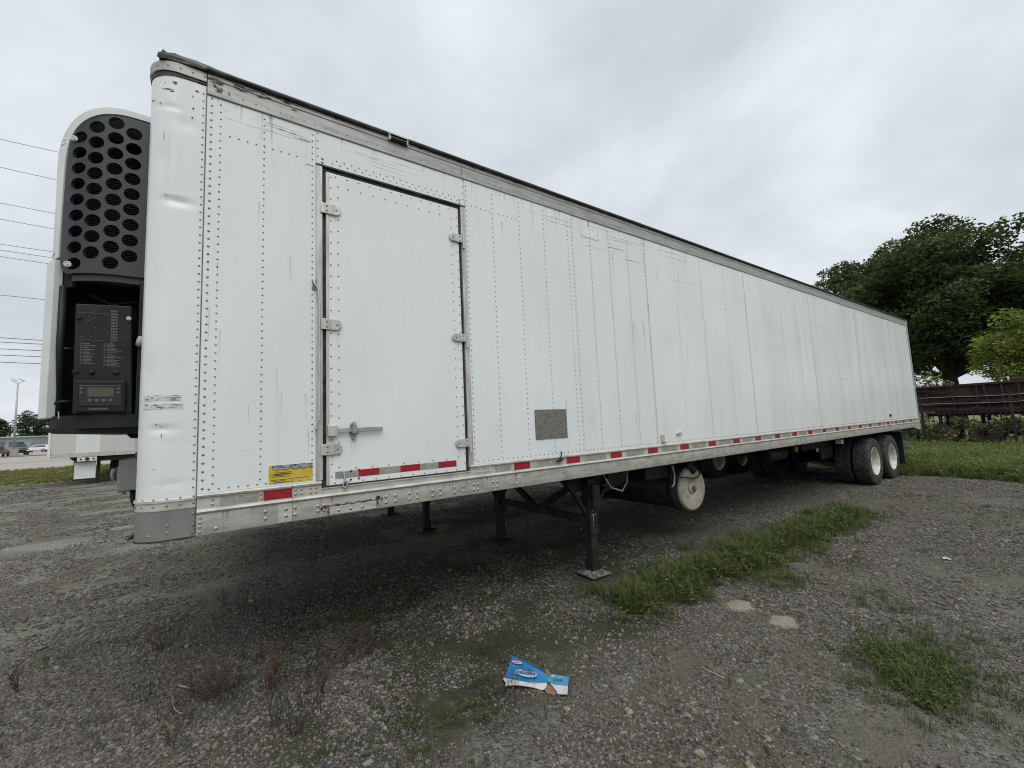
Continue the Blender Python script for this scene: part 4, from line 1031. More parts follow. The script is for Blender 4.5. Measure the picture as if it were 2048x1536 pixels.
MB().tube((tx + 0.02, 0.29, 0.93), (tx - 0.07, 0.34, 1.04), 0.055, n=14).box(tx - 0.1, tx + 0.03, 0.30, 0.40, 0.98, 1.08).build('filler_neck', PLAST, tank)
MB().box(4.55, 5.0, 0.32, 0.36, 0.92, 1.08).box(4.98, 5.0, 0.25, 0.29, 0.80, 1.08).build('hanger_bracket', BLACK, T)
MB().path([(5.0, 0.24, 1.07), (5.03, 0.235, 0.93), (5.0, 0.235, 0.82), (4.95, 0.24, 0.80)], 0.012, 8).build('hanger_strap', GALV, T)
# air tank and axle parts
for (x, y, z) in ((8.2, 0.55, 0.93), (8.9, 1.5, 0.93)):
    smooth_angle(MB().lathe([(0, 0), (0.09, 0.01), (0.115, 0.04), (0.115, 0.66), (0.09, 0.69), (0, 0.70)], (x, y, z), 'x', 24).build('air_tank', BLACK, T))
MB().prism([(8.80, 1.055), (8.87, 1.055), (8.88, 0.985), (8.84, 0.955), (8.80, 0.985)], 0.27, 0.31, 'y').build('side_marker', AMBER, T, bev=0.004)
MB().box(8.79, 8.89, 0.31, 0.34, 0.95, 1.10).build('marker_bracket', BLACK, T)
MB().box(10.9, 11.05, 0.24, 0.34, 0.97, 1.06).build('side_marker', mat('white_lens', (0.6, 0.6, 0.58), 0.4), T, bev=0.004)

# ------------------------------------------------------------------ wheels
def tyre_mesh():
    b = MB(); n = 96; RO, wd = 0.520, 0.275
    prof = []      # (radius, y)
    ribs = 6; yw = wd * 0.42
    side_p = [(0.300, 0.135), (0.318, 0.145), (0.36, 0.150), (0.42, 0.1500), (0.475, 0.1440), (0.500, 0.132)]
    ys = []
    for k in range(ribs):
        y0, y1 = -yw + 2 * yw * k / ribs, -yw + 2 * yw * (k + 1) / ribs
        gp = 0.0065
        ys += [(y0 + gp, 0.505, k), (y0 + gp + 0.001, RO - 0.004 * abs(k - 2.5) / 2.5, k), (y1 - gp - 0.001, RO - 0.004 * abs(k - 2.5) / 2.5, k), (y1 - gp, 0.505, k)]
    P = [(r, -y, -1) for r, y in side_p] + [(r, y, k) for y, r, k in ys] + [(r, y, -1) for r, y in side_p[::-1]]
    Lp = len(P); vs = []; fs = []
    for k in range(n):
        for (r, y, rib) in P:
            zig = 0.0045 * (1 if k % 2 else -1) if rib >= 0 and abs(y) < yw * 0.97 else 0
            rr = r
            if rib in (0, 5) and r > 0.513 and k % 4 == 0: rr = r - 0.011
            if 0 < rib < 5 and r > 0.513 and (k + 2 * rib) % 4 == 0: rr = r - 0.009
            w = 2 * math.pi * k / n
            vs.append((rr * math.cos(w), y + zig, rr * math.sin(w)))
    for k in range(n):
        for i in range(Lp - 1): fs.append((k * Lp + i, k * Lp + i + 1, ((k + 1) % n) * Lp + i + 1, ((k + 1) % n) * Lp + i))
    me = b.add(vs, fs).mesh('tyre', TYRE); me.materials.append(TREAD)
    for p_ in me.polygons:
        c_ = p_.center
        if math.hypot(c_.x, c_.z) > 0.5135 and abs(c_.y) < yw: p_.material_index = 1
    return me
TY = tyre_mesh()
def lathe_mesh(name, prof, mt, n=40):
    me = MB().lathe(prof, (0, 0, 0), 'y', n).mesh(name, mt)
    o = bpy.data.objects.new('tmp', me); smooth_angle(o, 35); bpy.data.objects.remove(o)
    return me
# outer wheel: deep dish open towards -y ; inner wheel disc bulges
RIM_OUT = lathe_mesh('rim', [(0.305, 0.137), (0.285, 0.10), (0.285, -0.10), (0.300, -0.125), (0.312, -0.137), (0.300, -0.142), (0.283, -0.128), (0.272, -0.105), (0.262, -0.04), (0.245, 0.035), (0.215, 0.060), (0.17, 0.070), (0.14, 0.070), (0.085, 0.070)], RIMM)
RIM_IN = lathe_mesh('rim', [(0.312, -0.137), (0.290, -0.12), (0.275, 0.05), (0.285, 0.12), (0.312, 0.137), (0.24, 0.10), (0.2, 0.02), (0.09, 0.0)], DARK)
hubm = MB().lathe([(0.145, 0.066), (0.120, 0.03), (0.110, -0.03), (0.085, -0.062), (0.05, -0.072), (0.0, -0.074)], (0, 0, 0), 'y', 28)
for k in range(10):
    w = 2 * math.pi * k / 10; hubm.tube((0.168 * math.cos(w), 0.075, 0.168 * math.sin(w)), (0.168 * math.cos(w), 0.030, 0.168 * math.sin(w)), 0.016, n=6)
HUB = hubm.mesh('wheel', CREAM, True)
def wheel(root, x, y, flip, outer, ang):
    h = link('wheel', HUB if outer else bpy.data.meshes.get('inner_hub') or MB().lathe([(0.09, -0.13), (0.11, 0.0), (0.09, 0.13), (0, 0.13)], (0, 0, 0), 'y', 16).mesh('inner_hub', DARK), root, (x, y, 0.520))
    h.rotation_euler = (0, 0, math.pi if flip else 0)
    t_ = bpy.data.objects.new('tyre', TY); COL.objects.link(t_); t_.parent = h; t_.rotation_euler = (0, ang, 0)
    r_ = bpy.data.objects.new('rim', RIM_OUT if outer else RIM_IN); COL.objects.link(r_); r_.parent = h
    if outer and root is T:
        for k in range(5):
            q = bpy.data.objects.new('hand_hole', HH); COL.objects.link(q); q.parent = h; q.rotation_euler = (0, 2 * math.pi * k / 5 + ang, 0)
    return h
HH = MB().lathe([(0.026, 0.0), (0.0, -0.001)], (0.222, 0.053, 0.0), 'y', 12).mesh('hand_hole', DARK)
for ax in (12.10, 13.35):
    wheel(T, ax, 0.165, False, True, rnd.uniform(0, 6)); wheel(T, ax, 0.490, False, False, rnd.uniform(0, 6))
    wheel(T, ax, W - 0.165, True, True, rnd.uniform(0, 6)); wheel(T, ax, W - 0.490, True, False, rnd.uniform(0, 6))
    MB().tube((ax, 0.45, 0.52), (ax, W - 0.45, 0.52), 0.065, n=14).build('axle', BLACK, T)
for y in (0.04, W - 0.64):
    MB().box(14.35, 14.36, y, y + 0.60, 0.25, 0.95).box(14.33, 14.38, y, y + 0.6, 0.94, 1.06).build('mud_flap', PLAST, T)
MB().box(11.0, 14.3, 0.66, 0.70, 0.62, 0.86).box(11.0, 14.3, W - 0.70, W - 0.66, 0.62, 0.86).build('suspension_beam', DARK, T)

# ------------------------------------------------------------------ refrigeration unit on the nose
def plan(a):
    if a < 0.13: return 0.34
    s = min((a - 0.13) / 0.40, 0.9999)
    return 0.34 + 0.40 * (1 - math.sqrt(1 - s * s))
def M3(a, z, off=0.0):
    """point on the near side of the unit: a = distance ahead of the nose wall, off = outwards"""
    e = 1e-3; ny = Vector((-(e), plan(a + e / 2) - plan(a - e / 2), 0)); nr = Vector((-ny.y, ny.x, 0)).normalized()
    if nr.y > 0: nr = -nr
    p = Vector((-0.29 - a, plan(a), z)) + nr * off
    return p
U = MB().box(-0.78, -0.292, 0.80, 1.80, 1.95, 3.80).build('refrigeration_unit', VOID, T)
OUT = [(0.002, 3.885), (0.12, 3.890), (0.22, 3.882), (0.31, 3.857), (0.39, 3.808), (0.45, 3.738), (0.495, 3.645), (0.518, 3.53), (0.527, 3.38), (0.528, 3.10), (0.528, 2.885)]
GRO = [(0.006, 3.838), (0.11, 3.842), (0.20, 3.834), (0.28, 3.812), (0.35, 3.768), (0.400, 3.706), (0.430, 3.62), (0.444, 3.50), (0.449, 3.32), (0.451, 3.10), (0.451, 2.86), (0.434, 2.795), (0.404, 2.765), (0.006, 2.765)]
def smooth_line(P_, k=4):
    out = []
    for i in range(len(P_) - 1):
        p0, p1, p2, p3 = P_[max(i - 1, 0)], P_[i], P_[i + 1], P_[min(i + 2, len(P_) - 1)]
        for j in range(k):
            t = j / k
            out.append(tuple(0.5 * (2 * b1 + (c - a) * t + (2 * a - 5 * b1 + 4 * c - d) * t * t + (3 * b1 - a - 3 * c + d) * t ** 3) for a, b1, c, d in zip(p0, p1, p2, p3)))
    return out + [P_[-1]]
OUT = smooth_line(OUT); GRO = smooth_line(GRO[:11], 4) + smooth_line(GRO[10:13], 3)[1:] + [GRO[13]]
def cdt_side(name, outer, holes, mt, parent, thick, off, grid=0.04, zgrid=0.3, lo_off=None):
    """triangulated sheet on the curved side with holes cut through, and a rim of given thickness"""
    vs = []; ed = []
    def ring(pts):
        o = len(vs); vs.extend(Vector(p) for p in pts); ed.extend((o + i, o + (i + 1) % len(pts)) for i in range(len(pts)))
    def dense(pts, st=0.03):
        out = []
        for p, q in zip(pts, pts[1:] + pts[:1]):
            n = max(1, int(math.dist(p, q) / st)); out += [(p[0] + (q[0] - p[0]) * k / n, p[1] + (q[1] - p[1]) * k / n) for k in range(n)]
        return out
    ring(dense(outer))
    hp = [[(c[0] + c[2] * math.cos(2 * math.pi * k / 20), c[1] + c[2] * math.sin(2 * math.pi * k / 20)) for k in range(20)] if len(c) == 3 else dense(list(c)) for c in holes]
    for h in hp: ring(h)
    v2, e2, f2, _, _, _ = delaunay_2d_cdt(vs, ed, [], 2, 1e-6)
    def inside(p, poly):
        c = False
        for (x0, y0), (x1, y1) in zip(poly, poly[1:] + poly[:1]):
            if (y0 > p[1]) != (y1 > p[1]) and p[0] < (x1 - x0) * (p[1] - y0) / (y1 - y0) + x0: c = not c
        return c
    bm = bmesh.new(); bv = [bm.verts.new((p.x, p.y, 0)) for p in v2]; 
    do = dense(outer)
    for f in f2:
        c = sum((v2[i] for i in f), Vector((0, 0))) / len(f)
        if not inside(c, do) or any(inside(c, h) for h in hp): continue
        try: bm.faces.new([bv[i] for i in f])
        except ValueError: pass
    bmesh.ops.delete(bm, geom=[v for v in bm.verts if not v.link_faces], context='VERTS')
    long_e = [e for e in bm.edges if abs(e.verts[0].co.x - e.verts[1].co.x) > 0.06]
    bmesh.ops.subdivide_edges(bm, edges=long_e, cuts=2)
    ex = bmesh.ops.extrude_face_region(bm, geom=list(bm.faces))
    top = {v for v in ex['geom'] if isinstance(v, bmesh.types.BMVert)}
    for v in bm.verts:
        q = M3(v.co.x, v.co.y, off - (thick if v in top else 0)); v.co = q
    bmesh.ops.recalc_face_normals(bm, faces=bm.faces)
    me = bpy.data.meshes.new(name); bm.to_mesh(me); bm.free(); me.materials.append(mt)
    return link(name, me, parent)
holes = []
for a, z0, n in ((0.375, 3.668, 9), (0.289, 3.738, 9), (0.193, 3.784, 10), (0.103, 3.738, 9)):
    for k in range(n):
        zz = z0 - 0.105 * k
        holes.append((a, zz, 0.0405 if a < 0.36 else 0.0385))
cdt_side('grille', GRO, holes, GRILLE, U, 0.022, -0.004)
cdt_side('upper_cowl_side', OUT + smooth_line([(0.458, 2.885), (0.458, 3.10), (0.456, 3.32), (0.451, 3.505), (0.437, 3.626), (0.406, 3.712), (0.354, 3.776), (0.283, 3.820), (0.202, 3.842), (0.11, 3.850), (0.002, 3.846)]), [], COWL, U, 0.02, 0.0)
# top and front shell across the unit
b = MB(); vs = []; fs = []
for a, z in OUT:
    y0 = plan(a); vs += [(-0.29 - a, y0, z), (-0.29 - a, y0 + 0.05, z + 0.012), (-0.29 - a - 0.004, 1.3, z + 0.02), (-0.29 - a, W - y0 - 0.05, z + 0.012), (-0.29 - a, W - y0, z)]
for i in range(len(OUT) - 1):
    for k in range(4): q = i * 5 + k; fs.append((q, q + 1, q + 6, q + 5))
smooth_angle(b.add(vs, fs).build('upper_cowl_front', COWL, U), 50)
b = MB()          # far side of the cowl and grille, mirrored simply
vs = [(-0.29 - a, W - plan(a), z) for a, z in OUT] + [(-0.292, W - 0.34, 2.885)]
b.add(vs, [tuple(range(len(vs)))]).build('far_cowl_side', GRILLE, U)
# lip under the grille
def ribbon(a0, a1, z0, z1, off, thick, n=14):
    b = MB(); vs = []; fs = []
    for k in range(n + 1):
        a = a0 + (a1 - a0) * k / n
        for o_ in (off, off - thick):
            for z in (z0, z1): vs.append(tuple(M3(a, z, o_)))
    for k in range(n):
        q = k * 4; fs += [(q, q + 4, q + 5, q + 1), (q + 2, q + 3, q + 7, q + 6), (q, q + 2, q + 6, q + 4), (q + 1, q + 5, q + 7, q + 3)]
    e = n * 4; fs += [(0, 1, 3, 2), (e, e + 2, e + 3, e + 1)]
    return b.add(vs, fs)
ribbon(0.004, 0.395, 2.722, 2.762, -0.022, 0.02).build('grille_lip', GRILLE, U)
# fins behind the grille
b = MB()
for k in range(60):
    z_ = 2.80 + 0.0165 * k; xl = -0.70 if z_ < 3.5 else -0.70 + (z_ - 3.5) * 0.5
    b.box(xl, -0.30, 0.560 , 0.585, z_, z_ + 0.006)
b.box(-0.70, -0.295, 0.585, 0.60, 2.76, 3.60).box(-0.60, -0.295, 0.585, 0.60, 3.60, 3.80)
tag(b.build('radiator_fins', FIN, U), kind='stuff')
for a, z in ((0.400, 3.655), (0.396, 2.822)):
    p = M3(a, z, 0.004); b = MB()
    b.lathe([(0.0, -0.006), (0.007, -0.006), (0.007, -0.002), (0.010, -0.002), (0.017, -0.010), (0.019, -0.004), (0.017, 0.03), (0, 0.03)], p, 'y', 16)
    b.build('grille_latch', mat('pale_latch', (0.62, 0.62, 0.58), 0.4, 0.3), U, smooth=True)
# lower bay
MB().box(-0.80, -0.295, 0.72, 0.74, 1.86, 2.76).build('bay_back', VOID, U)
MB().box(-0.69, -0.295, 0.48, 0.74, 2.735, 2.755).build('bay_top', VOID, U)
MB().box(-0.335, -0.296, 0.345, 0.42, 1.86, 2.74).build('bay_post', PLAST, U, bev=0.004)
ribbon(0.0, 0.470, 1.798, 1.880, -0.010, 0.03).build('bay_tray', PLAST, U)
MB().prism([(-0.29, 1.80), (-0.76, 1.80), (-0.70, 1.772), (-0.34, 1.762)], 0.40, 2.2, 'y').build('bay_underpan', PLAST, U)
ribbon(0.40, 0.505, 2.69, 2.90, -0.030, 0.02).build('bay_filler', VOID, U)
dr = ribbon(0.455, 0.5285, 1.868, 2.862, 0.018, 0.045, 12).build('lower_door', COWL, U, bev=0.004)
b = MB().box(-0.832, -0.80, 0.76, 1.84, 1.87, 2.86); b.build('lower_front_panel', COWL, U, bev=0.01)
ribbon(0.455, 0.5285, 2.864, 2.884, -0.012, 0.02, 8).build('cowl_joint', GRILLE, U)
g = random.Random(4); b = MB()
for k in (0, 3):
    z = 1.95 + 0.11 * k; b.path([(-0.76 + 0.02 * g.random(), 0.55, z), (-0.70, 0.50 + 0.05 * g.random(), z + 0.05 * g.random()), (-0.66, 0.52, z + 0.02)], 0.012, 6)
b.path([(-0.72, 0.52, 2.70), (-0.715, 0.50, 2.3), (-0.70, 0.52, 1.9)], 0.018, 8).path([(-0.68, 0.56, 2.72), (-0.5, 0.58, 2.62), (-0.36, 0.55, 2.66)], 0.012, 6)
b.build('bay_pipes', PLAST, U, smooth=True)
cp = MB().add([(-0.630, 0.372, 2.562), (-0.372, 0.350, 2.572), (-0.349, 0.345, 1.880), (-0.618, 0.367, 1.884), (-0.630, 0.55, 2.562), (-0.372, 0.55, 2.572), (-0.349, 0.55, 1.880), (-0.618, 0.55, 1.884)],
              [(0, 1, 2, 3), (7, 6, 5, 4), (0, 4, 5, 1), (1, 5, 6, 2), (2, 6, 7, 3), (3, 7, 4, 0)]).build('control_panel', PLAST, U, bev=0.006)
def CP(u, v, off=0.0):       # u across, v down on the control panel face
    x = (-0.630 + 0.258 * u) * (1 - v) + (-0.618 + 0.269 * u) * v; z = (2.562 + 0.010 * u) * (1 - v) + (1.884 - 0.004 * u) * v
    y = (0.372 - 0.022 * u) * (1 - v) + (0.367 - 0.022 * u) * v
    return Vector((x, y - off, z))
def cpbox(b, u0, v0, u1, v1, h):
    P_ = [CP(u0, v0), CP(u1, v0), CP(u1, v1), CP(u0, v1)]; Q = [p - Vector((0, h, 0)) for p in P_]
    b.add(P_ + Q, [(3, 2, 1, 0), (4, 5, 6, 7), (0, 1, 5, 4), (1, 2, 6, 5), (2, 3, 7, 6), (3, 0, 4, 7)])
g = random.Random(8); b = MB()
for (u0, u1, v0, n, st) in ((0.10, 0.36, 0.36, 4, .018), (0.10, 0.36, 0.43, 10, .0125), (0.50, 0.84, 0.36, 7, .0125), (0.50, 0.84, 0.46, 9, .0125)):
    for k in range(n):
        v = v0 + k * st; cpbox(b, u0 + 0.05, v, u0 + 0.05 + (u1 - u0 - 0.05) * (0.4 + 0.6 * g.random()), v + st * 0.5, 0.0008); cpbox(b, u0, v, u0 + 0.03, v + st * 0.5, 0.0008)
for k in range(34):
    u, v = 0.62 + 0.13 * (k % 3) / 3, 0.05 + 0.027 * (k // 3); cpbox(b, u, v, u + 0.035, v + 0.016, 0.0008)
for k in range(60):
    u, v = 0.08 + 0.5 * g.random(), 0.03 + 0.28 * g.random(); cpbox(b, u, v, u + 0.004 + 0.03 * g.random(), v + 0.004, 0.0008)
for v in (0.08, 0.33): cpbox(b, 0.05, v, 0.5, v + 0.003, 0.0008)
b.build('panel_print', PRINTG, cp)
fr = MB(); cpbox(fr, 0.06, 0.70, 0.90, 0.985, 0.022); fr = fr.build('display_bezel', PLAST, cp, bev=0.008)
b = MB(); cpbox(b, 0.12, 0.745, 0.84, 0.93, 0.026); b.build('display_mask', mat('mask_black', (0.012, 0.012, 0.013), 0.3), cp, bev=0.002)
b = MB(); cpbox(b, 0.26, 0.765, 0.70, 0.845, 0.0275); b.build('display_screen', LCD, cp)
for k in range(4):
    p = CP(0.30 + 0.115 * k, 0.880, 0.026); MB().lathe([(0.009, 0.0), (0.009, -0.004), (0.0, -0.005)], p, 'y', 12).build('button', mat('grey_button', (0.09, 0.09, 0.09), 0.5), cp)
for u, v in ((0.155, 0.775), (0.155, 0.810), (0.78, 0.775), (0.78, 0.81)):
    p = CP(u, v, 0.026); MB().lathe([(0.0075, 0.0), (0.0075, -0.003), (0.0, -0.004)], p, 'y', 10).build('button', mat('grey_button', (0.09, 0.09, 0.09), 0.5), cp)
b = MB(); cpbox(b, 0.28, 0.945, 0.60, 0.963, 0.0230); b.build('maker_plate', mat('plate_grey', (0.07, 0.07, 0.065), 0.5), cp)
for u in (0.30, 0.72):
    p = CP(u, 0.625, 0.0); MB().lathe([(0.014, 0.0), (0.014, -0.008), (0.006, -0.012), (0, -0.013)], p, 'y', 12).build('switch_knob', PLAST, cp, smooth=True)
for u, v in ((0.05, 0.13), (0.95, 0.12), (0.03, 0.62)):
    p = CP(u, v, 0.0); MB().lathe([(0.013, 0.0), (0.013, -0.008), (0, -0.010)], p, 'y', 10).build('panel_screw', GALV if u > .9 else PLAST, cp)
MB().path([(-0.335, 0.335, 2.315), (-0.318, 0.325, 2.335), (-0.312, 0.330, 2.37)], [0.012, 0.024, 0.02], 8).build('bay_catch', CREAM, U, smooth=True)
MB().bar((-0.690, 0.432, 1.905), (-0.687, 0.430, 1.862), 0.005, 0.003).build('paint_scrape', mat('pale_scrape', (0.4, 0.4, 0.4), 0.6), U)

# plug box, hose bundle and cable below the unit
pb = MB().box(-0.522, -0.292, 1.16, 1.46, 1.335, 1.568).build('connector_box', mat('connector_cream', (0.50, 0.475, 0.42), 0.55, col2=(0.40, 0.37, 0.32), scale=9), T, bev=0.006)
MB().box(-0.538, -0.523, 1.22, 1.40, 1.36, 1.52).build('socket_housing', GALV, pb, bev=0.006)
b = MB(); b.lathe([(0.0, -0.02), (0.040, -0.02), (0.046, 0.0), (0.040, 0.03)], (-0.562, 1.3, 1.46), 'x', 18); b.path([(-0.54, 1.24, 1.50), (-0.57, 1.24, 1.46), (-0.555, 1.24, 1.41)], 0.012, 8)
b.build('gladhand', GALV, pb, smooth=True)
MB().box(-0.53, -0.44, 1.22, 1.40, 1.318, 1.335).tube((-0.50, 1.26, 1.335), (-0.50, 1.26, 1.30), 0.014, n=8).build('drain_fitting', GALV, pb)
MB().path([(-0.435, 1.22, 1.335), (-0.43, 1.21, 1.25), (-0.405, 1.18, 1.17), (-0.395, 1.16, 1.08), (-0.36, 1.16, 1.02)], [0.028, 0.026, 0.016, 0.012, 0.010], 8).build('plug_cable', PLAST, T, smooth=True)
b = MB()
for k in range(4): b.path([(-0.30, 0.9 + 0.02 * k, 1.735 + 0.013 * k), (-0.37, 0.9, 1.735 + 0.010 * k), (-0.425 - 0.006 * k, 0.9, 1.738 + 0.006 * k)], 0.009, 6)
b.path([(-0.30, 0.88, 1.80), (-0.345, 0.88, 1.83), (-0.36, 0.88, 1.78), (-0.33, 0.88, 1.72), (-0.29, 0.88, 1.70)], 0.004, 6)
b.build('hose_bundle', PLAST, T, smooth=True)
# ------------------------------------------------------------------ second trailer standing alongside, seen under the first
T2 = thing('semi_trailer', 'second trailer parked alongside, only its legs and wheels showing beneath the white one', 'trailer', (7.6, 4.4, 0))
MB().box(-0.1, 15.7, 3.10, 5.70, 1.13, 4.08).build('box_body', PAINT_B, T2, bev=0.02)
MB().box(-0.1, 15.7, 3.085, 3.099, 1.10, 1.36).build('bottom_rail', ALU, T2)
landing_leg(T2, 2.92, 3.52, -1); landing_leg(T2, 2.91, 5.30, 1)
MB().bar((2.92, 3.58, 0.95), (2.91, 5.24, 0.95), 0.05, 0.08).build('leg_brace', BLACK, T2)
MB().box(0.2, 15.0, 3.9, 4.0, 0.95, 1.13).box(0.2, 15.0, 4.8, 4.9, 0.95, 1.13).build('chassis_beam', DARK, T2)
for ax in (11.22, 12.47):
    wheel(T2, ax, 3.265, False, True, rnd.uniform(0, 6)); wheel(T2, ax, 3.59, False, False, rnd.uniform(0, 6))
    wheel(T2, ax, 5.535, True, True, rnd.uniform(0, 6)); wheel(T2, ax, 5.21, True, False, rnd.uniform(0, 6))
    MB().tube((ax, 3.5, 0.52), (ax, 5.3, 0.52), 0.065, n=12).build('axle', BLACK, T2)

# ------------------------------------------------------------------ third trailer beyond the nose
T3 = thing('semi_trailer', 'grey white trailer seen end-on below the refrigeration unit, near the grass', 'trailer', (-4.28, 28, 0))
P3 = paint('paint_far_grey', (0.56, 0.555, 0.53), 0.9); P3b = paint('paint_far_white', (0.72, 0.74, 0.71), 0.7)
MB().box(-5.56, -3.0, 21.02, 34.6, 1.16, 4.05).build('box_body', P3, T3, bev=0.03)
for a, c, mt in ((-5.50, -4.815, P3), (-4.81, -4.075, P3b), (-4.07, -3.0, P3)):
    MB().box(a, c, 20.995, 21.018, 1.30, 4.0).build('end_panel', mt, T3)
MB().box(-5.585, -5.505, 20.98, 21.06, 1.14, 4.03).build('corner_post', PAINT_B, T3, bev=0.01)
MB().box(-5.50, -2.98, 20.96, 21.018, 1.13, 1.292).build('end_sill', ALU, T3, bev=0.005)
MB().box(-4.74, -4.16, 20.975, 21.0, 0.952, 1.125).build('light_bracket', P3b, T3)
for x, r_ in ((-4.63, 0.030), (-4.44, 0.065), (-4.25, 0.030)):
    MB().lathe([(r_, 0.0), (r_, -0.03), (0, -0.035)], (x, 20.975, 1.045), 'y', 14).build('lamp', GLASSY, T3)
MB().prism([(-5.0, 1.13), (-3.0, 1.13), (-3.0, 0.92), (-4.82, 0.92)], 21.1, 34.0, 'y').build('under_frame', DARK, T3)
MB().box(-4.86, -4.22, 21.2, 21.23, 0.24, 0.92).build('hanging_plate', P3b, T3)
MB().box(-4.88, -4.86, 21.19, 21.24, 0.16, 0.93).box(-4.86, -4.22, 21.19, 21.24, 0.17, 0.238).build('plate_frame', BLACK, T3)
MB().box(-4.21, -4.12, 21.3, 21.42, 0.0, 0.95).build('landing_leg', DARK, T3)
for x, out in ((-3.80, True), (-3.47, False)):
    h = wheel(T3, x, 22.6, False, out, 0.5); h.rotation_euler = (0, 0, R(90))
    h.location = Vector((x, 22.6, 0.52)) - T3.location

# ------------------------------------------------------------------ torn cardboard carton
CARD = thing('torn_carton', 'flattened torn blue and white carton lying on the gravel', 'carton', (1.86, -0.80, 0))
def pix(u, v, z=0.0):       # a point of the ground seen in the photograph
    d = cr * ((u - 1024) / 835.05) - cu * ((v - 768) / 835.05) + cf
    t = (z - CZ) / d.z
    return Vector((CX, CY, CZ)) + d * t
def cpx(x, y, z=0.03): return pix(960 + x / 9.309, 1280 + y / 9.309, z)
BLUE = mat('carton_blue', (0.016, 0.125, 0.30), 0.5, 0, col2=(0.026, 0.175, 0.36), scale=9)
BLUE2 = mat('carton_deep_blue', (0.012, 0.10, 0.33), 0.45)
CWHITE = mat('carton_white', (0.47, 0.47, 0.49), 0.55, 0, col2=(0.36, 0.36, 0.37), scale=22)
KRAFT = mat('bare_cardboard', (0.20, 0.13, 0.085), 0.8, 0, col2=(0.15, 0.10, 0.07), scale=30)
CYAN = mat('carton_cyan', (0.055, 0.235, 0.38), 0.45)
def slab(name, pts, mt, parent, th=0.003, zz=None, inner=()):
    """a bent sheet of card: outline points with their own heights"""
    n = len(pts); top = [Vector(p) for p in pts]; c = sum(top, Vector()) / n
    b = MB(); vs = top + [p - Vector((0, 0, th)) for p in top] + [c, c - Vector((0, 0, th))]
    fs = [(i, (i + 1) % n, 2 * n) for i in range(n)] + [(n + (i + 1) % n, n + i, 2 * n + 1) for i in range(n)] + [(i, i + n, (i + 1) % n + n, (i + 1) % n) for i in range(n)]
    return b.add(vs, fs).build(name, mt, parent)
mainp = slab('printed_panel', [cpx(600, 300, .055), cpx(690, 318, .058), cpx(800, 385, .062), cpx(1010, 510, .06), cpx(1200, 610, .05), cpx(1285, 690, .038), cpx(1250, 793, .032), cpx(900, 785, .040), cpx(700, 750, .042), cpx(455, 700, .04), cpx(500, 590, .045), cpx(560, 440, .05)], BLUE, CARD)
slab('white_edge', [cpx(450, 703, .039), cpx(700, 754, .041), cpx(900, 789, .039), cpx(1250, 797, .031), cpx(1235, 870, .022), cpx(1200, 915, .016), cpx(1140, 930, .014), cpx(1040, 890, .022), cpx(850, 855, .030), cpx(700, 838, .032), cpx(600, 815, .033), cpx(540, 825, .032), cpx(470, 850, .030), cpx(480, 800, .034), cpx(425, 715, .037)], CWHITE, CARD)
slab('box_side', [cpx(800, 378, .060), cpx(1010, 503, .058), cpx(1200, 603, .048), cpx(1180, 560, .014), cpx(1000, 470, .014), cpx(830, 375, .016)], BLUE2, CARD)
slab('small_panel', [cpx(1275, 690, .040), cpx(1340, 632, .042), cpx(1500, 655, .044), cpx(1655, 688, .043), cpx(1640, 850, .036), cpx(1400, 828, .034), cpx(1262, 775, .032)], CYAN, CARD)
slab('white_edge', [cpx(1300, 797, .031), cpx(1400, 832, .032), cpx(1639, 854, .034), cpx(1628, 1010, .022), cpx(1440, 1000, .018), cpx(1420, 940, .020)], CWHITE, CARD)
slab('bare_flap', [cpx(1255, 800, .020), cpx(1330, 840, .020), cpx(1418, 940, .015), cpx(1432, 1005, .010), cpx(1345, 1010, .008), cpx(1245, 985, .008), cpx(1200, 930, .010)], KRAFT, CARD)
slab('bare_flap', [cpx(1180, 520, .012), cpx(1290, 560, .016), cpx(1320, 640, .020), cpx(1270, 680, .020), cpx(1195, 600, .016)], KRAFT, CARD)
slab('bare_flap', [cpx(560, 840, .006), cpx(900, 870, .006), cpx(1180, 960, .006), cpx(1180, 1000, .005), cpx(850, 900, .005)], KRAFT, CARD)
def frame_at(p, q, z_up):     # text frame: x along p->q, lying on the carton
    x = (q - p).normalized(); return x
def lettering(txt, p, q, height, mt, parent, name):
    cu_ = bpy.data.curves.new(name, 'FONT'); cu_.body = txt; cu_.size = 1.0; cu_.offset = 0.018; cu_.extrude = 0.0
    tmp = bpy.data.objects.new('tmp', cu_); COL.objects.link(tmp)
    dg = bpy.context.evaluated_depsgraph_get(); me = bpy.data.meshes.new_from_object(tmp.evaluated_get(dg)); bpy.data.objects.remove(tmp)
    xs = [v.co.x for v in me.vertices]; w0, w1 = min(xs), max(xs)
    ex = (q - p); ln = ex.length; ex.normalize(); nrm = (cpx(900, 500, .06) - cpx(455, 700, .04)).cross(cpx(600, 300, .055) - cpx(455, 700, .04)).normalized()
    if nrm.z < 0: nrm = -nrm
    ey = nrm.cross(ex).normalized(); s = ln / (w1 - w0)
    for v in me.vertices:
        a, c = (v.co.x - w0) * s, v.co.y * height
        v.co = p + ex * a + ey * c + Vector((0, 0, 0.0035))
    me.materials.clear(); me.materials.append(mt)
    return link(name, me, parent)
OVAL = mat('carton_pale_oval', (0.32, 0.42, 0.54), 0.5); TXT = mat('carton_text_dark', (0.012, 0.035, 0.12), 0.5); PINK = mat('carton_pink', (0.55, 0.12, 0.16), 0.5)
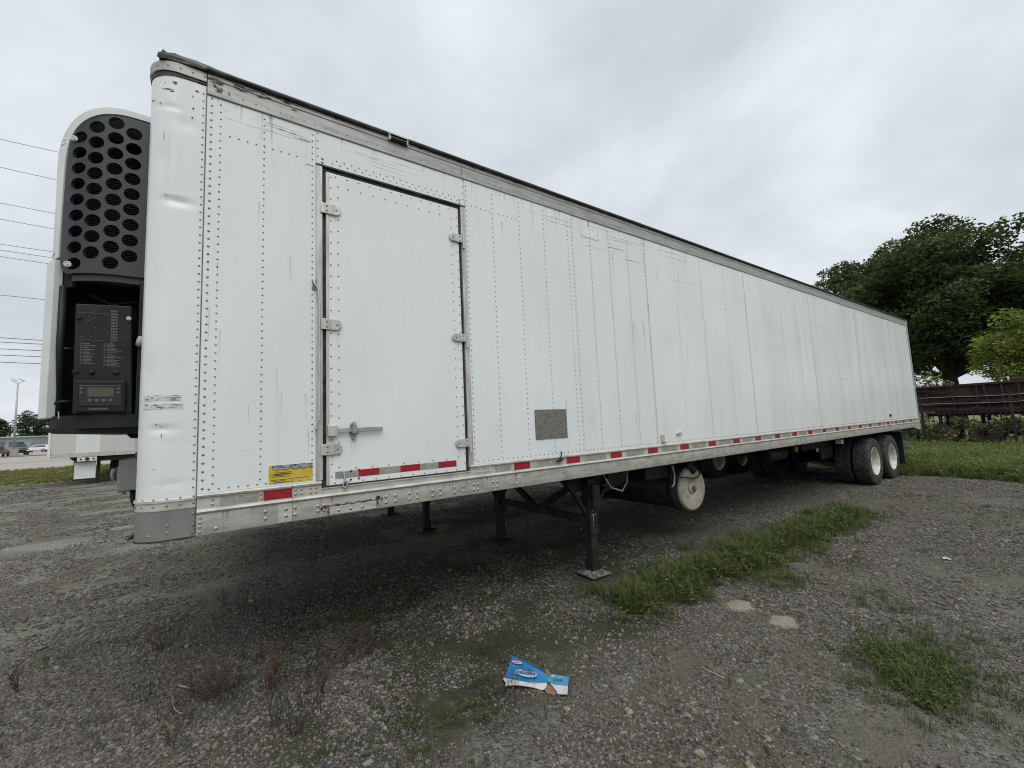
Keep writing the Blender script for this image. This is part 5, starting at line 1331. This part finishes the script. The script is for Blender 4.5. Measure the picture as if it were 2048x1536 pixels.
def oval(cx_, cy_, rx, ry, z, mt, parent, name, n=22, rot=0.16):
    slab(name, [cpx(cx_ + rx * math.cos(t) - ry * math.sin(t) * rot * 0, cy_ + ry * math.sin(t) + rx * math.cos(t) * rot, z) for t in np.linspace(0, 2 * math.pi, n + 1)[:-1]], mt, parent, 0.0006)
oval(865, 620, 200, 68, .0525, OVAL, mainp, 'title_oval'); oval(690, 415, 95, 30, .0595, CWHITE, mainp, 'logo_oval'); oval(690, 415, 60, 15, .0604, PINK, mainp, 'logo_bar')
lettering('SUPER', cpx(785, 578, .054), cpx(985, 602, .054), 0.030, TXT, mainp, 'lettering')
lettering('ERASER', cpx(685, 622, .0525), cpx(1035, 668, .0525), 0.034, TXT, mainp, 'lettering')
spn = [o for o in CARD.children if o.name.startswith('small_panel')][0]
lettering('SUPER', cpx(1420, 712, .044), cpx(1510, 730, .044), 0.016, CWHITE, spn, 'lettering')
lettering('ERASER', cpx(1362, 752, .0425), cpx(1545, 775, .0425), 0.018, TXT, spn, 'lettering')
oval(1360, 668, 45, 18, .0435, CWHITE, spn, 'logo_oval')
for (x0, y0, x1, y1) in ((640, 550, 730, 575), (590, 605, 690, 622), (500, 660, 655, 690)):
    slab('speed_line', [cpx(x0, y0, .0535), cpx(x1, y1 - 5, .0535), cpx(x1, y1 + 5, .0535)], OVAL, mainp, 0.0006)

# ------------------------------------------------------------------ dried weeds, stalks, litter
DRY = mat('dried_stem', (0.075, 0.046, 0.030), 0.8, 0, col2=(0.045, 0.03, 0.022), scale=30)
DRYL = mat('dried_leaf', (0.105, 0.060, 0.030), 0.8, 0, col2=(0.065, 0.05, 0.028), scale=40)
GREYS = mat('dead_stem', (0.026, 0.021, 0.017), 0.85, 0, col2=(0.06, 0.052, 0.04), scale=40)
def weed(u, v, h, spread, n, label, smat, lmat, leaves, seed):
    p0 = pix(u, v); g = random.Random(seed); root = thing('dried_weed', label, 'weed', p0, 'dried weeds on the gravel')
    b = MB(); lf = MB()
    def branch(p, d, ln, r, depth):
        pts = [p]; q = p
        for k in range(4):
            d = (d + Vector((g.uniform(-.3, .3), g.uniform(-.3, .3), g.uniform(-.05, .15)))).normalized(); q = q + d * ln / 4; pts.append(q)
            if depth < 2 and g.random() < 0.7: branch(q, (d + Vector((g.uniform(-1, 1), g.uniform(-1, 1), g.uniform(0, .6)))).normalized(), ln * g.uniform(.35, .6), r * .6, depth + 1)
            if leaves and g.random() < leaves:
                for _ in range(3):
                    w = g.uniform(0, 6.28); L = g.uniform(.006, .015); e = Vector((math.cos(w), math.sin(w), g.uniform(-.4, .6))) * L; s2 = Vector((-math.sin(w), math.cos(w), g.uniform(-.5, .5))) * L * .45
                    qq = q + Vector((g.uniform(-.012, .012), g.uniform(-.012, .012), g.uniform(-.01, .01)))
                    lf.add([qq, qq + e * .5 + s2, qq + e, qq + e * .5 - s2], [(0, 1, 2, 3)])
        b.path(pts, [r, r * .8, r * .65, r * .5, r * .4], 4, False)
    for k in range(n):
        w = g.uniform(0, 6.28); branch(p0 + Vector((math.cos(w), math.sin(w), 0)) * spread * .25 * g.random(), Vector((math.cos(w) * spread * 4, math.sin(w) * spread * 4, 1)).normalized(), h * 1.5 * g.uniform(.6, 1.1), 0.0042 if smat is GREYS else 0.0028, 0)
    b.build('stems', smat, root)
    if lf.v: lf.build('dry_leaves', lmat, root, fix=False)
weed(420, 1398, 0.15, 0.14, 9, 'rust brown dried weed, the largest of the bushy ones, beside a pale curled stalk', DRY, DRYL, 0.8, 1)
weed(535, 1382, 0.14, 0.12, 8, 'rust brown dried weed with bushy top, just right of the largest one', DRY, DRYL, 0.7, 2)
weed(330, 1296, 0.14, 0.20, 9, 'low spreading dark red weed, leftmost of the brown weeds near the trailer nose', DRY, DRYL, 0.35, 3)
weed(590, 1470, 0.17, 0.12, 6, 'tall thin leafless dead weed with forked grey stems near the bottom edge', GREYS, DRYL, 0.0, 4)
weed(545, 1455, 0.15, 0.08, 4, 'thin upright dead weed standing left of the tall forked grey one', GREYS, DRYL, 0.0, 5)
weed(640, 1385, 0.12, 0.08, 4, 'small dark dead twiggy weed right of the rust brown pair', GREYS, DRYL, 0.1, 6)
weed(38, 1385, 0.12, 0.06, 4, 'lone dark dead weed standing at the left edge of the gravel', GREYS, DRYL, 0.0, 7)
weed(345, 1480, 0.10, 0.10, 5, 'small dark brown weed low on the gravel at the lower left', DRY, DRYL, 0.2, 8)
weed(450, 1212, 0.12, 0.05, 3, 'thin dark upright weed on the shaded gravel before the trailer nose', GREYS, DRYL, 0.0, 9)
weed(700, 1330, 0.12, 0.16, 6, 'faint low brown weed on the dark ground in front of the side door', DRY, DRYL, 0.2, 10)
STRAW = mat('straw', (0.42, 0.37, 0.25), 0.7)
def stalk(pxs, r, label, mt=STRAW, zz=0.02):
    o = MB().path([pix(u, v, zz) for u, v in pxs], r, 5).build('dry_stalk', mt, None, smooth=True)
    tag(o, label, 'stalk', 'dry stalks on the gravel')
stalk([(344, 1402), (346, 1412), (352, 1421), (360, 1426), (367, 1426)], 0.0022, 'pale curled dry stalk lying beside the rust brown weeds')
stalk([(357, 1371), (365, 1373), (372, 1374), (379, 1376)], 0.0035, 'short straight white stalk left of the rust brown weeds')
stalk([(1404, 1334), (1420, 1342), (1436, 1350), (1450, 1356)], 0.0022, 'long straight straw lying on the gravel right of the carton')
b = MB(); g = random.Random(6)
vs = [tuple(pix(1884 + dx, 1115 + dy, 0.012 + 0.015 * g.random())) for dx, dy in ((0, 0), (7, -2), (13, 1), (20, 3), (15, 4), (8, 2), (3, 3))]
tag(b.add(vs, [tuple(range(7))]).add([(x, y, z - 0.003) for x, y, z in vs], [tuple(range(7))]).build('paper_scrap', CWHITE, None), 'white scrap of paper on the gravel at the right', 'litter')

# ------------------------------------------------------------------ iron fence
FX = 22.6
F = thing('picket_fence', 'black iron picket fence with wire strands behind the tall grass', 'fence', (FX, 0, 0))
IRON = mat('black_iron', (0.012, 0.012, 0.013), 0.5, 0, col2=(0.03, 0.024, 0.02), scale=20)
pk = MB().box(-0.010, 0.010, -0.010, 0.010, 0.06, 1.50).add([(-.010, -.010, 1.50), (.010, -.010, 1.50), (.010, .010, 1.50), (-.010, .010, 1.50), (0, 0, 1.57)], [(0, 1, 4), (1, 2, 4), (2, 3, 4), (3, 0, 4)]).mesh('picket', IRON)
ps = MB().box(-0.035, 0.035, -0.035, 0.035, 0, 2.05).box(-0.042, 0.042, -0.042, 0.042, 2.05, 2.08).mesh('post', IRON)
y = -8.5; k = 0
while y < 7.5:
    if k % 15 == 4: link('post', ps, F, (FX, y, 0))
    else:
        o = link('picket', pk, F, (FX, y, 0)); o.rotation_euler = (rnd.gauss(0, .012), rnd.gauss(0, .012), 0)
    y += 0.152; k += 1
for z in (0.22, 1.36): MB().box(FX - 0.018, FX + 0.018, -8.6, 7.6, z, z + 0.035).build('rail', IRON, F)
for z in (1.72, 1.96): MB().path([(FX - 0.03, yy, z + 0.02 * math.sin(yy * 1.9)) for yy in np.linspace(-8.5, 7.5, 40)], 0.006, 5).build('wire_strand', GALV, F)

# ------------------------------------------------------------------ rusty farm wagon behind the fence
RUSTR = mat('rusty_red_paint', (0.046, 0.013, 0.012), 0.8, 0, col2=(0.035, 0.020, 0.015), scale=5, bump=0.2, layers=[((0.028, 0.014, 0.011), 11, (1, 1, 1), 0.5, 0.7, 0.7)])
RUSTD = mat('dark_rust', (0.022, 0.011, 0.010), 0.85, 0, col2=(0.011, 0.008, 0.008), scale=6)
WG = thing('farm_wagon', 'rusty dark red farm wagon with ribbed sides behind the iron fence', 'wagon', (25.2, -2.5, 0))
x0, x1, ya, yb = 24.3, 26.4, -7.6, 1.75
MB().box(x0 + 0.05, x0 + 0.09, ya, yb, 1.45, 2.42).box(x1 - 0.09, x1 - 0.05, ya, yb, 1.45, 2.42).box(x0, x1, yb - 0.06, yb - 0.02, 1.45, 2.42).box(x0, x1, ya, ya + 0.04, 1.45, 2.42).box(x0 + .1, x1 - .1, ya, yb, 1.44, 1.48).build('body_sheet', RUSTD, WG)
for z, h in ((1.40, 0.11), (1.66, 0.05), (1.98, 0.05), (2.40, 0.08)): MB().box(x0 - 0.03, x0 + 0.05, ya - 0.02, yb + 0.02, z, z + h).build('side_rail', RUSTR, WG)
rb = MB().box(-0.02, 0.05, -0.03, 0.03, 1.48, 2.42).mesh('rib', RUSTR)
y = ya + 0.1; k = 0
while y < yb:
    o = link('rib', rb, WG, (x0 + 0.01, y, 0)); o.rotation_euler = (rnd.gauss(0, .05), 0, 0); y += 0.22 + 0.5 * rnd.random(); k += 1
for (a, c, z0_, z1_) in ((1.0, 1.7, 1.50, 1.95), (0.1, 0.75, 2.02, 2.38), (-1.9, -1.2, 1.7, 2.1), (-3.2, -2.4, 1.5, 1.96)):
    MB().box(x0 + 0.035, x0 + 0.049, a, c, z0_, z1_).build('patch_sheet', RUSTR, WG)
MB().bar((24.6, ya + 0.5, 1.3), (24.6, yb - 0.3, 1.3), 0.12, 0.16).bar((26.1, ya + 0.5, 1.3), (26.1, yb - 0.3, 1.3), 0.12, 0.16).build('chassis', RUSTD, WG)
WT = MB().lathe([(0.16, 0.10), (0.24, 0.12), (0.38, 0.12), (0.44, 0.09), (0.46, 0.0), (0.44, -0.09), (0.38, -0.12), (0.24, -0.12), (0.16, -0.10)], (0, 0, 0), 'x', 28).mesh('tyre', TYRE, True)
WR = MB().lathe([(0.25, 0.10), (0.20, 0.05), (0.0, 0.05)], (0, 0, 0), 'x', 20).lathe([(0.25, -0.10), (0.20, -0.05), (0, -0.05)], (0, 0, 0), 'x', 20).mesh('wheel', RUSTR)
for y in (1.1, -0.1, -5.2):
    for x in (24.55, 26.1):
        h = link('wheel', WR, WG, (x, y, 0.46)); t_ = bpy.data.objects.new('tyre', WT); COL.objects.link(t_); t_.parent = h
for y in (1.1, -0.1, -5.2): MB().tube((24.5, y, 0.46), (26.2, y, 0.46), 0.05, n=8).bar((24.7, y, 0.46), (24.7, y, 1.3), 0.08, 0.1).bar((26.0, y, 0.46), (26.0, y, 1.3), 0.08, 0.1).build('axle', RUSTD, WG)
MB().box(25.0, 25.9, -4.4, -2.3, 2.42, 2.66).box(25.1, 25.4, -1.6, -0.9, 2.4, 2.62).build('load', mat('load_dark', (0.03, 0.03, 0.028), 0.8), WG, bev=0.03)
for k in range(26):
    p = Vector((24.18 + 0.1 * rnd.random(), rnd.uniform(-6.5, 1.6), rnd.uniform(1.45, 2.35))); a = rnd.choice((0, 0, 0.1, 1.5, rnd.uniform(-.6, .6)))
    MB().bar(p, p + Vector((0, math.cos(a), math.sin(a))) * rnd.uniform(0.3, 1.3), 0.03, rnd.uniform(0.03, 0.09)).build('loose_bar', RUSTR if k % 3 else RUSTD, WG)
for k in range(22):
    p = Vector((rnd.uniform(24.3, 26.3), rnd.uniform(-6.5, 1.6), rnd.uniform(0.15, 1.3)))
    MB().bar(p, p + Vector((rnd.uniform(-.4, .4), rnd.uniform(-1, 1), rnd.uniform(-.3, .3))), rnd.uniform(.05, .3), rnd.uniform(.05, .3)).build('under_part', RUSTD, WG)
# grey green tank left of the wagon
tk = smooth_angle(MB().lathe([(0, 0), (0.42, 0.03), (0.50, 0.10), (0.50, 1.1), (0.42, 1.17), (0.1, 1.2), (0.1, 1.26), (0, 1.26)], (24.0, 2.35, 0.0), 'z', 28).build('barrel', mat('barrel_green', (0.10, 0.16, 0.145), 0.6, col2=(0.14, 0.19, 0.17), scale=6), None))
tag(tk, 'grey green plastic barrel at the left end of the rusty wagon', 'barrel')

# ------------------------------------------------------------------ foliage
def leaf_mat(name, c1, c2, tr=0.3):
    return mat(name, c1, 0.6, 0, col2=c2, scale=0.7, lo=0.4, hi=0.6, attr='col', translucent=tr, spec=0.25)
def leaf_cloud(centres, n_per, rad, size, g, flat=0.5, aspect=0.5, droop=0.0):
    V = []; C = []
    for (c, r_, sh) in centres:
        n = int(n_per * (r_ / rad) ** 2)
        p = g.normal(size=(n, 3)); p /= np.linalg.norm(p, axis=1)[:, None]; p *= (g.uniform(0.25, 1.0, n) ** 0.5)[:, None]
        p = p * np.array([r_, r_, r_ * flat]) + np.array(c)
        a = g.normal(size=(n, 3)); a[:, 2] *= 0.45; a[:, 2] -= droop; a /= np.linalg.norm(a, axis=1)[:, None]
        bq = g.normal(size=(n, 3)); bq[:, 2] *= 0.6; bq -= (bq * a).sum(1)[:, None] * a; bq /= np.linalg.norm(bq, axis=1)[:, None]
        s = size * g.uniform(0.6, 1.4, n)[:, None]
        q = np.stack([p - a * s * .5, p + bq * s * .5 * aspect, p + a * s * .5, p - bq * s * .5 * aspect], 1)
        V.append(q.reshape(-1, 3)); l = g.uniform(0.65, 1.35, n) * sh
        C.append(np.repeat(np.c_[l * g.uniform(.9, 1.15, n), l, l * g.uniform(.8, 1.1, n)], 4, axis=0))
    return np.concatenate(V), np.concatenate(C)
def quads(name, V, C, mt, parent):
    n = len(V) // 4; me = bpy.data.meshes.new(name); me.vertices.add(len(V)); me.vertices.foreach_set('co', V.astype(np.float32).ravel())
    me.loops.add(len(V)); me.loops.foreach_set('vertex_index', np.arange(len(V), dtype=np.int32))
    me.polygons.add(n); me.polygons.foreach_set('loop_start', np.arange(0, len(V), 4, dtype=np.int32)); me.polygons.foreach_set('loop_total', np.full(n, 4, dtype=np.int32))
    me.update(calc_edges=True); colour_attr(me, C); me.materials.append(mt)
    return link(name, me, parent)
BARK = mat('bark', (0.030, 0.024, 0.019), 0.9, 0, col2=(0.055, 0.045, 0.036), scale=5, stretch=(3, 3, 0.6), bump=0.5)
def tree(name, label, base, height, crown_r, crown_z0, lm, seed, n_clump, n_per, leaf, flat=0.42, trunk_r=0.35, squash=1.0, cr_=1.5, group='trees behind the fence', cat='tree', top_bias=1.0):
    g = np.random.default_rng(seed); rg = random.Random(seed)
    root = thing(name, label, cat, base, group); bx, by, bz = base
    b = MB(); cz = (crown_z0 + height) / 2; hz = (height - crown_z0) / 2
    tips = []
    trunk = [Vector((bx + rg.uniform(-.1, .1) * k, by + rg.uniform(-.1, .1) * k, bz + (crown_z0 + hz * 1.1) * k / 5)) for k in range(6)]
    b.path(trunk, [trunk_r * (1.25 - .17 * k) for k in range(6)], 10)
    for k in range(n_clump):
        for _ in range(20):
            u = g.normal(size=3); u /= np.linalg.norm(u); q = g.uniform(0.35, 1.0) ** 0.6
            if u[2] > -0.75: break
        w = 1 + 0.22 * math.sin(3 * math.atan2(u[1], u[0]) + seed) + 0.07 * g.normal()
        c = np.array([bx + u[0] * q * crown_r * w, by + u[1] * q * crown_r * w * squash, bz + cz + u[2] * q * hz * (1 + 0.10 * g.normal())])
        tips.append((c, cr_ * g.uniform(0.65, 1.3), g.uniform(0.75, 1.25)))
    tips = [t for t in tips if sum(1 for q in tips if np.linalg.norm(q[0] - t[0]) < cr_ * 1.75) > (5 if n_clump > 100 else 2)]
    for k in range(0, len(tips), 2):
        c = Vector(tips[k][0]); j = min(5, max(2, int(rg.uniform(2, 6)))); s0 = trunk[j]; mid = s0.lerp(c, .5) + Vector((rg.uniform(-.4, .4), rg.uniform(-.4, .4), rg.uniform(-.2, .6)))
        r0 = trunk_r * .34; b.path([s0, mid, c], [r0, r0 * .55, r0 * .2], 6, False)
    b.build('trunk', BARK, root, smooth=True)
    V, C = leaf_cloud(tips, n_per, cr_, leaf, g, flat)
    quads('crown', V, C, lm, root)
    return root
DARKL = leaf_mat('dark_leaf', (0.080, 0.116, 0.040), (0.044, 0.072, 0.028), 0.38)
tree('tree', 'dark broad tree behind the fence whose crown rises beside the trailer roof', (42.0, 3.2, 0), 13.9, 6.4, 2.2, DARKL, 5, 230, 330, 0.27, flat=0.5, trunk_r=0.42, cr_=1.35)
tree('tree', 'tall dark tree at the right edge behind the pale green one', (45.5, -5.2, 0), 15.0, 7.8, 2.6, DARKL, 8, 270, 330, 0.28, flat=0.5, trunk_r=0.45, cr_=1.4)
tree('tree', 'dark tree partly hidden behind the rear end of the trailer roof', (46.0, 7.3, 0), 15.4, 6.0, 2.0, DARKL, 17, 280, 330, 0.28, flat=0.5, trunk_r=0.4, cr_=1.3)
PALEL = leaf_mat('pale_leaf', (0.27, 0.33, 0.075), (0.17, 0.22, 0.055), 0.45)
tree('pale_tree', 'small pale yellow green tree above the rusty wagon at the right edge', (30.0, -1.95, 0), 5.7, 2.3, 1.6, PALEL, 21, 130, 230, 0.15, flat=0.8, trunk_r=0.08, cr_=0.55)
tree('pale_sapling', 'pale leafy sapling beside the tree trunk above the wagon', (29.5, 2.0, 0), 3.25, 0.6, 1.6, leaf_mat('yellow_leaf', (0.30, 0.31, 0.11), (0.19, 0.22, 0.08), .4), 23, 16, 30, 0.17, flat=0.9, trunk_r=0.03, cr_=0.35, cat='sapling')
# undergrowth at the fence foot
g = np.random.default_rng(77); cen = []
for _ in range(330):
    x, y = g.uniform(22.8, 24.1), g.uniform(-8, 6.5); h = g.uniform(0.15, 1.05)
    if y > 2.9: h *= 0.7
    if _ % 3 == 0: x = g.uniform(26.6, 28.0); h = g.uniform(0.2, 1.5)
    cen.append((np.array([x, y, h]), g.uniform(0.16, 0.32), g.uniform(0.6, 1.3)))
V, C = leaf_cloud(cen, 36, 0.24, 0.13, g, 0.8, 0.6)
UG = leaf_mat('weed_leaf', (0.095, 0.115, 0.042), (0.16, 0.165, 0.075), .25)
tag(quads('undergrowth', V, C, UG, None), 'tangle of leafy weeds along the foot of the fence', 'undergrowth', None, 'stuff')

# ------------------------------------------------------------------ across the road, far left
LP = thing('light_pole', 'tall grey steel light pole with twin lamp heads on a concrete block', 'light pole', (-28.1, 100, 0))
MB().path([(-28.1, 100, 0.9), (-28.1, 100, 12.0)], [0.17, 0.10], 10).build('pole', GALV, LP, smooth=True)
MB().box(-28.6, -27.6, 99.5, 100.5, 0.0, 1.2).build('concrete_base', mat('concrete', (0.38, 0.37, 0.34), 0.9, col2=(0.30, 0.29, 0.27), scale=2), LP, bev=0.03)
for sx in (-1, 1):
    a = MB().path([(-28.1, 100, 11.95), (-28.1 + sx * .35, 100, 12.15), (-28.1 + sx * .75, 100, 12.45)], 0.045, 6).build('lamp_arm', GALV, LP)
    MB().bar((-28.1 + sx * .40 - .30, 100, 12.75), (-28.1 + sx * .40 + .30, 100, 12.35), 0.35, 0.10).build('lamp_head', GALV, LP)
BL = thing('building', 'long low grey green building behind the parked cars across the road', 'building', (-55, 164, 0))
BW = mat('building_wall', (0.27, 0.33, 0.31), 0.8, col2=(0.23, 0.285, 0.27), scale=0.5); BWIN = mat('window_glass', (0.10, 0.12, 0.13), 0.15); BROOF = mat('roof_edge', (0.34, 0.42, 0.38), 0.6)
MB().box(-75, -41.5, 160, 175, 0, 3.75).build('wall', BW, BL)
MB().box(-75.4, -41.1, 159.5, 175.5, 3.752, 4.05).build('roof', BROOF, BL)
for a, c in ((-47.4, -46.0), (-45.4, -44.6 + .6), (-49.8, -48.2), (-52.6, -51.2), (-56, -54.4), (-60, -58)):
    o = MB().box(a, c, 159.93, 159.98, 1.35, 2.75).build('window', BWIN, BL); MB().box(a - .08, c + .08, 159.90, 159.96, 1.22, 1.34).build('sill', BROOF, o)
MB().box(-43.9, -42.7, 159.92, 159.98, 0.05, 2.6).build('door', mat('dark_door', (0.05, 0.05, 0.055), 0.5), BL)
MIDL = leaf_mat('mid_leaf', (0.060, 0.085, 0.035), (0.042, 0.062, 0.028))
tree('tree', 'round green tree behind the low building across the road', (-47.3, 187, 0), 12.2, 5.0, 1.6, MIDL, 31, 60, 150, 0.55, flat=0.6, cr_=1.5, group='trees across the road')
tree('tree', 'green tree at the left edge of the view across the road', (-60.0, 200, 0), 11.5, 3.5, 2.0, MIDL, 33, 40, 120, 0.55, flat=0.6, cr_=1.4, group='trees across the road')
tree('tree', 'green tree hidden partly by the far trailer across the road', (-40.0, 195, 0), 8.5, 3.6, 1.2, MIDL, 35, 40, 130, 0.55, flat=0.6, cr_=1.4, group='trees across the road')
UP = thing('utility_pole', 'distant wooden utility pole with one crossarm above the low building', 'utility pole', (-60.6, 215, 0))
MB().tube((-60.6, 215, 0), (-60.6, 215, 9.0), 0.16, 0.12, n=8).build('pole', BARK, UP)
MB().box(-62.0, -59.2, 214.9, 215.1, 8.55, 8.8).build('crossarm', BARK, UP)

def vehicle(name, label, loc, rot, colr, kind, glass=BWIN, dark_front=False):
    root = thing(name, label, 'car' if kind != 'pickup' else 'pickup', loc, 'vehicles parked across the road')
    body = mat('car_paint_%02x' % int(sum(colr) * 60), colr, 0.25); trim = PLAST; rot = R(rot)
    def put(b, nm, mt, par=root, bev=0.0):
        o = b.build(nm, mt, None, bev=bev); o.parent = par; o.location = (0, 0, 0); return o
    if kind == 'pickup':
        low = [(-2.75, .55), (-2.75, 1.12), (-0.55, 1.12), (1.05, 1.14), (2.55, 1.05), (2.75, .85), (2.75, .5)]
        cab = [(-0.95, 1.12), (-0.80, 1.85), (0.35, 1.88), (1.15, 1.14)]
    else:
        low = [(-2.2, .45), (-2.25, .95), (-2.1, 1.05), (0.95, 1.02), (2.05, .88), (2.2, .65), (2.2, .42)]
        cab = [(-2.05, 1.04), (-1.65, 1.62), (0.1, 1.65), (1.0, 1.02)]
    put(MB().prism(low, -0.90, 0.90, 'y'), 'body', body, bev=0.05)
    b = MB(); n = 4; vs = [(x, s * (0.86 if z < 1.3 else 0.70), z) for s in (-1, 1) for x, z in cab]
    b.add(vs, [(0, 1, 2, 3), (7, 6, 5, 4)] + [(i, i + 4, (i + 1) % 4 + 4, (i + 1) % 4) for i in range(4)])
    cb = put(b, 'cabin', body, bev=0.03)
    cx0 = sum(p[0] for p in cab) / 4
    for s in (-1, 1):
        q = [(cx0 + (x - cx0) * .80, s * ((0.86 if z < 1.3 else 0.70) * 1.0 + .012 - (0.02 if z < 1.3 else -.012)), 1.35 + (z - 1.35) * .70) for x, z in cab]
        put(MB().add(q, [(0, 1, 2, 3)]), 'window', glass, cb)
    f0, f1 = cab[2], cab[3]; r0, r1 = cab[1], cab[0]
    for (p, q, sg) in ((f0, f1, 1), (r0, r1, -1)):
        put(MB().add([(p[0] + .02 * sg, -.62, p[1] - .06), (p[0] + .02 * sg, .62, p[1] - .06), (q[0] + .025 * sg - .06 * sg, .76, q[1] + .06), (q[0] + .025 * sg - .06 * sg, -.76, q[1] + .06)], [(0, 1, 2, 3)]), 'windscreen', glass, cb)
    xf = low[-1][0]
    put(MB().box(xf - .02, xf + .03, -.60, .60, .62, .92), 'front_grille', trim); put(MB().box(xf - .05, xf + .09, -.88, .88, .42, .60), 'bumper', trim if dark_front else GALV, bev=0.02)
    put(MB().box(low[0][0] - .08, low[0][0] + .05, -.88, .88, .45, .62), 'bumper', GALV, bev=0.02)
    for s in (-1, 1):
        put(MB().box(xf - .06, xf + .035, s * .74 - .13, s * .74 + .13, .72, .90), 'headlight', mat('headlight_glass', (0.7, 0.7, 0.72), 0.2))
        put(MB().box(low[0][0] - .03, low[0][0] + .04, s * .80 - .08, s * .80 + .08, .75, 1.02), 'tail_light', RED)
    for x in ((-1.75, 1.75) if kind == 'pickup' else (-1.35, 1.35)):
        for s in (-1, 1):
            w = put(MB().lathe([(0.22, -.03), (0.20, .03), (0, .05)], (x, s * .84, .37), 'y', 16).lathe([(0.22, .03), (0.20, -.03), (0, -.05)], (x, s * .84, .37), 'y', 16), 'wheel', GALV)
            put(MB().lathe([(0.22, -.11), (0.34, -.12), (0.38, -.07), (0.38, .07), (0.34, .12), (0.22, .11)], (x, s * .84, .37), 'y', 22), 'tyre', TYRE, w)
    root.rotation_euler = (0, 0, rot)
    return root
vehicle('parked_pickup', 'black fronted pickup facing the road beside the light pole', tuple(pix(37, 911)), -70, (0.03, 0.032, 0.036), 'pickup', dark_front=True)
vehicle('parked_pickup', 'dark pickup with pale bumper and red lamp at the left edge of the view', tuple(pix(-6, 915)), 98, (0.055, 0.030, 0.035), 'pickup')
vehicle('parked_car', 'white estate car parked side-on right of the low building', tuple(pix(74, 904.5)), 172, (0.72, 0.73, 0.74), 'car')
vehicle('parked_car', 'white car half hidden behind the white estate car', tuple(pix(52, 901.8)), 178, (0.70, 0.70, 0.71), 'car')
vehicle('parked_car', 'white van-like car behind the black fronted pickup', tuple(pix(36, 902.5)), 5, (0.74, 0.74, 0.73), 'car')
vehicle('parked_car', 'grey blue car behind the light pole near the left edge', tuple(pix(8, 903.5)), 3, (0.22, 0.25, 0.30), 'car')

# overhead lines
WIREM = mat('line_wire', (0.10, 0.105, 0.115), 0.6); WIRER = mat('line_wire_rusty', (0.16, 0.07, 0.07), 0.6)
hs = [(25.98, 26.05), (23.72, 23.53), (20.85, 20.66), (19.43, 19.18), (17.46, 17.36), (17.02, 16.88), (16.42, 16.2), (13.40, 13.27), (10.07, 9.96), (9.68, 9.63), (9.17, 9.14), (8.71, 8.66), (8.13, 8.02)]
ordn = ['topmost', 'second from top', 'third from top', 'fourth from top', 'fifth from top', 'sixth from top', 'seventh from top', 'eighth from top', 'ninth from top', 'fourth from bottom', 'third from bottom', 'second from bottom', 'lowest']
for i, (z0, z1) in enumerate(hs):
    sl = (z1 - z0) / 2.9 * 0.5
    pts = [(x, 45 + 0.15 * (i % 3), z0 + sl * (x + 14.5) + (0.0009 * ((x + 14.5) ** 2)) * (1 if x > -14.5 else 1)) for x in np.linspace(-60, 45, 30)]
    r_ = 0.020 if i < 8 else 0.026
    tag(MB().path(pts, r_, 5, False).build('power_line', WIRER if i == 8 else WIREM, None, smooth=True), 'overhead power line left of the refrigeration unit, %s of the thirteen' % ordn[i], 'power line', 'overhead power lines')
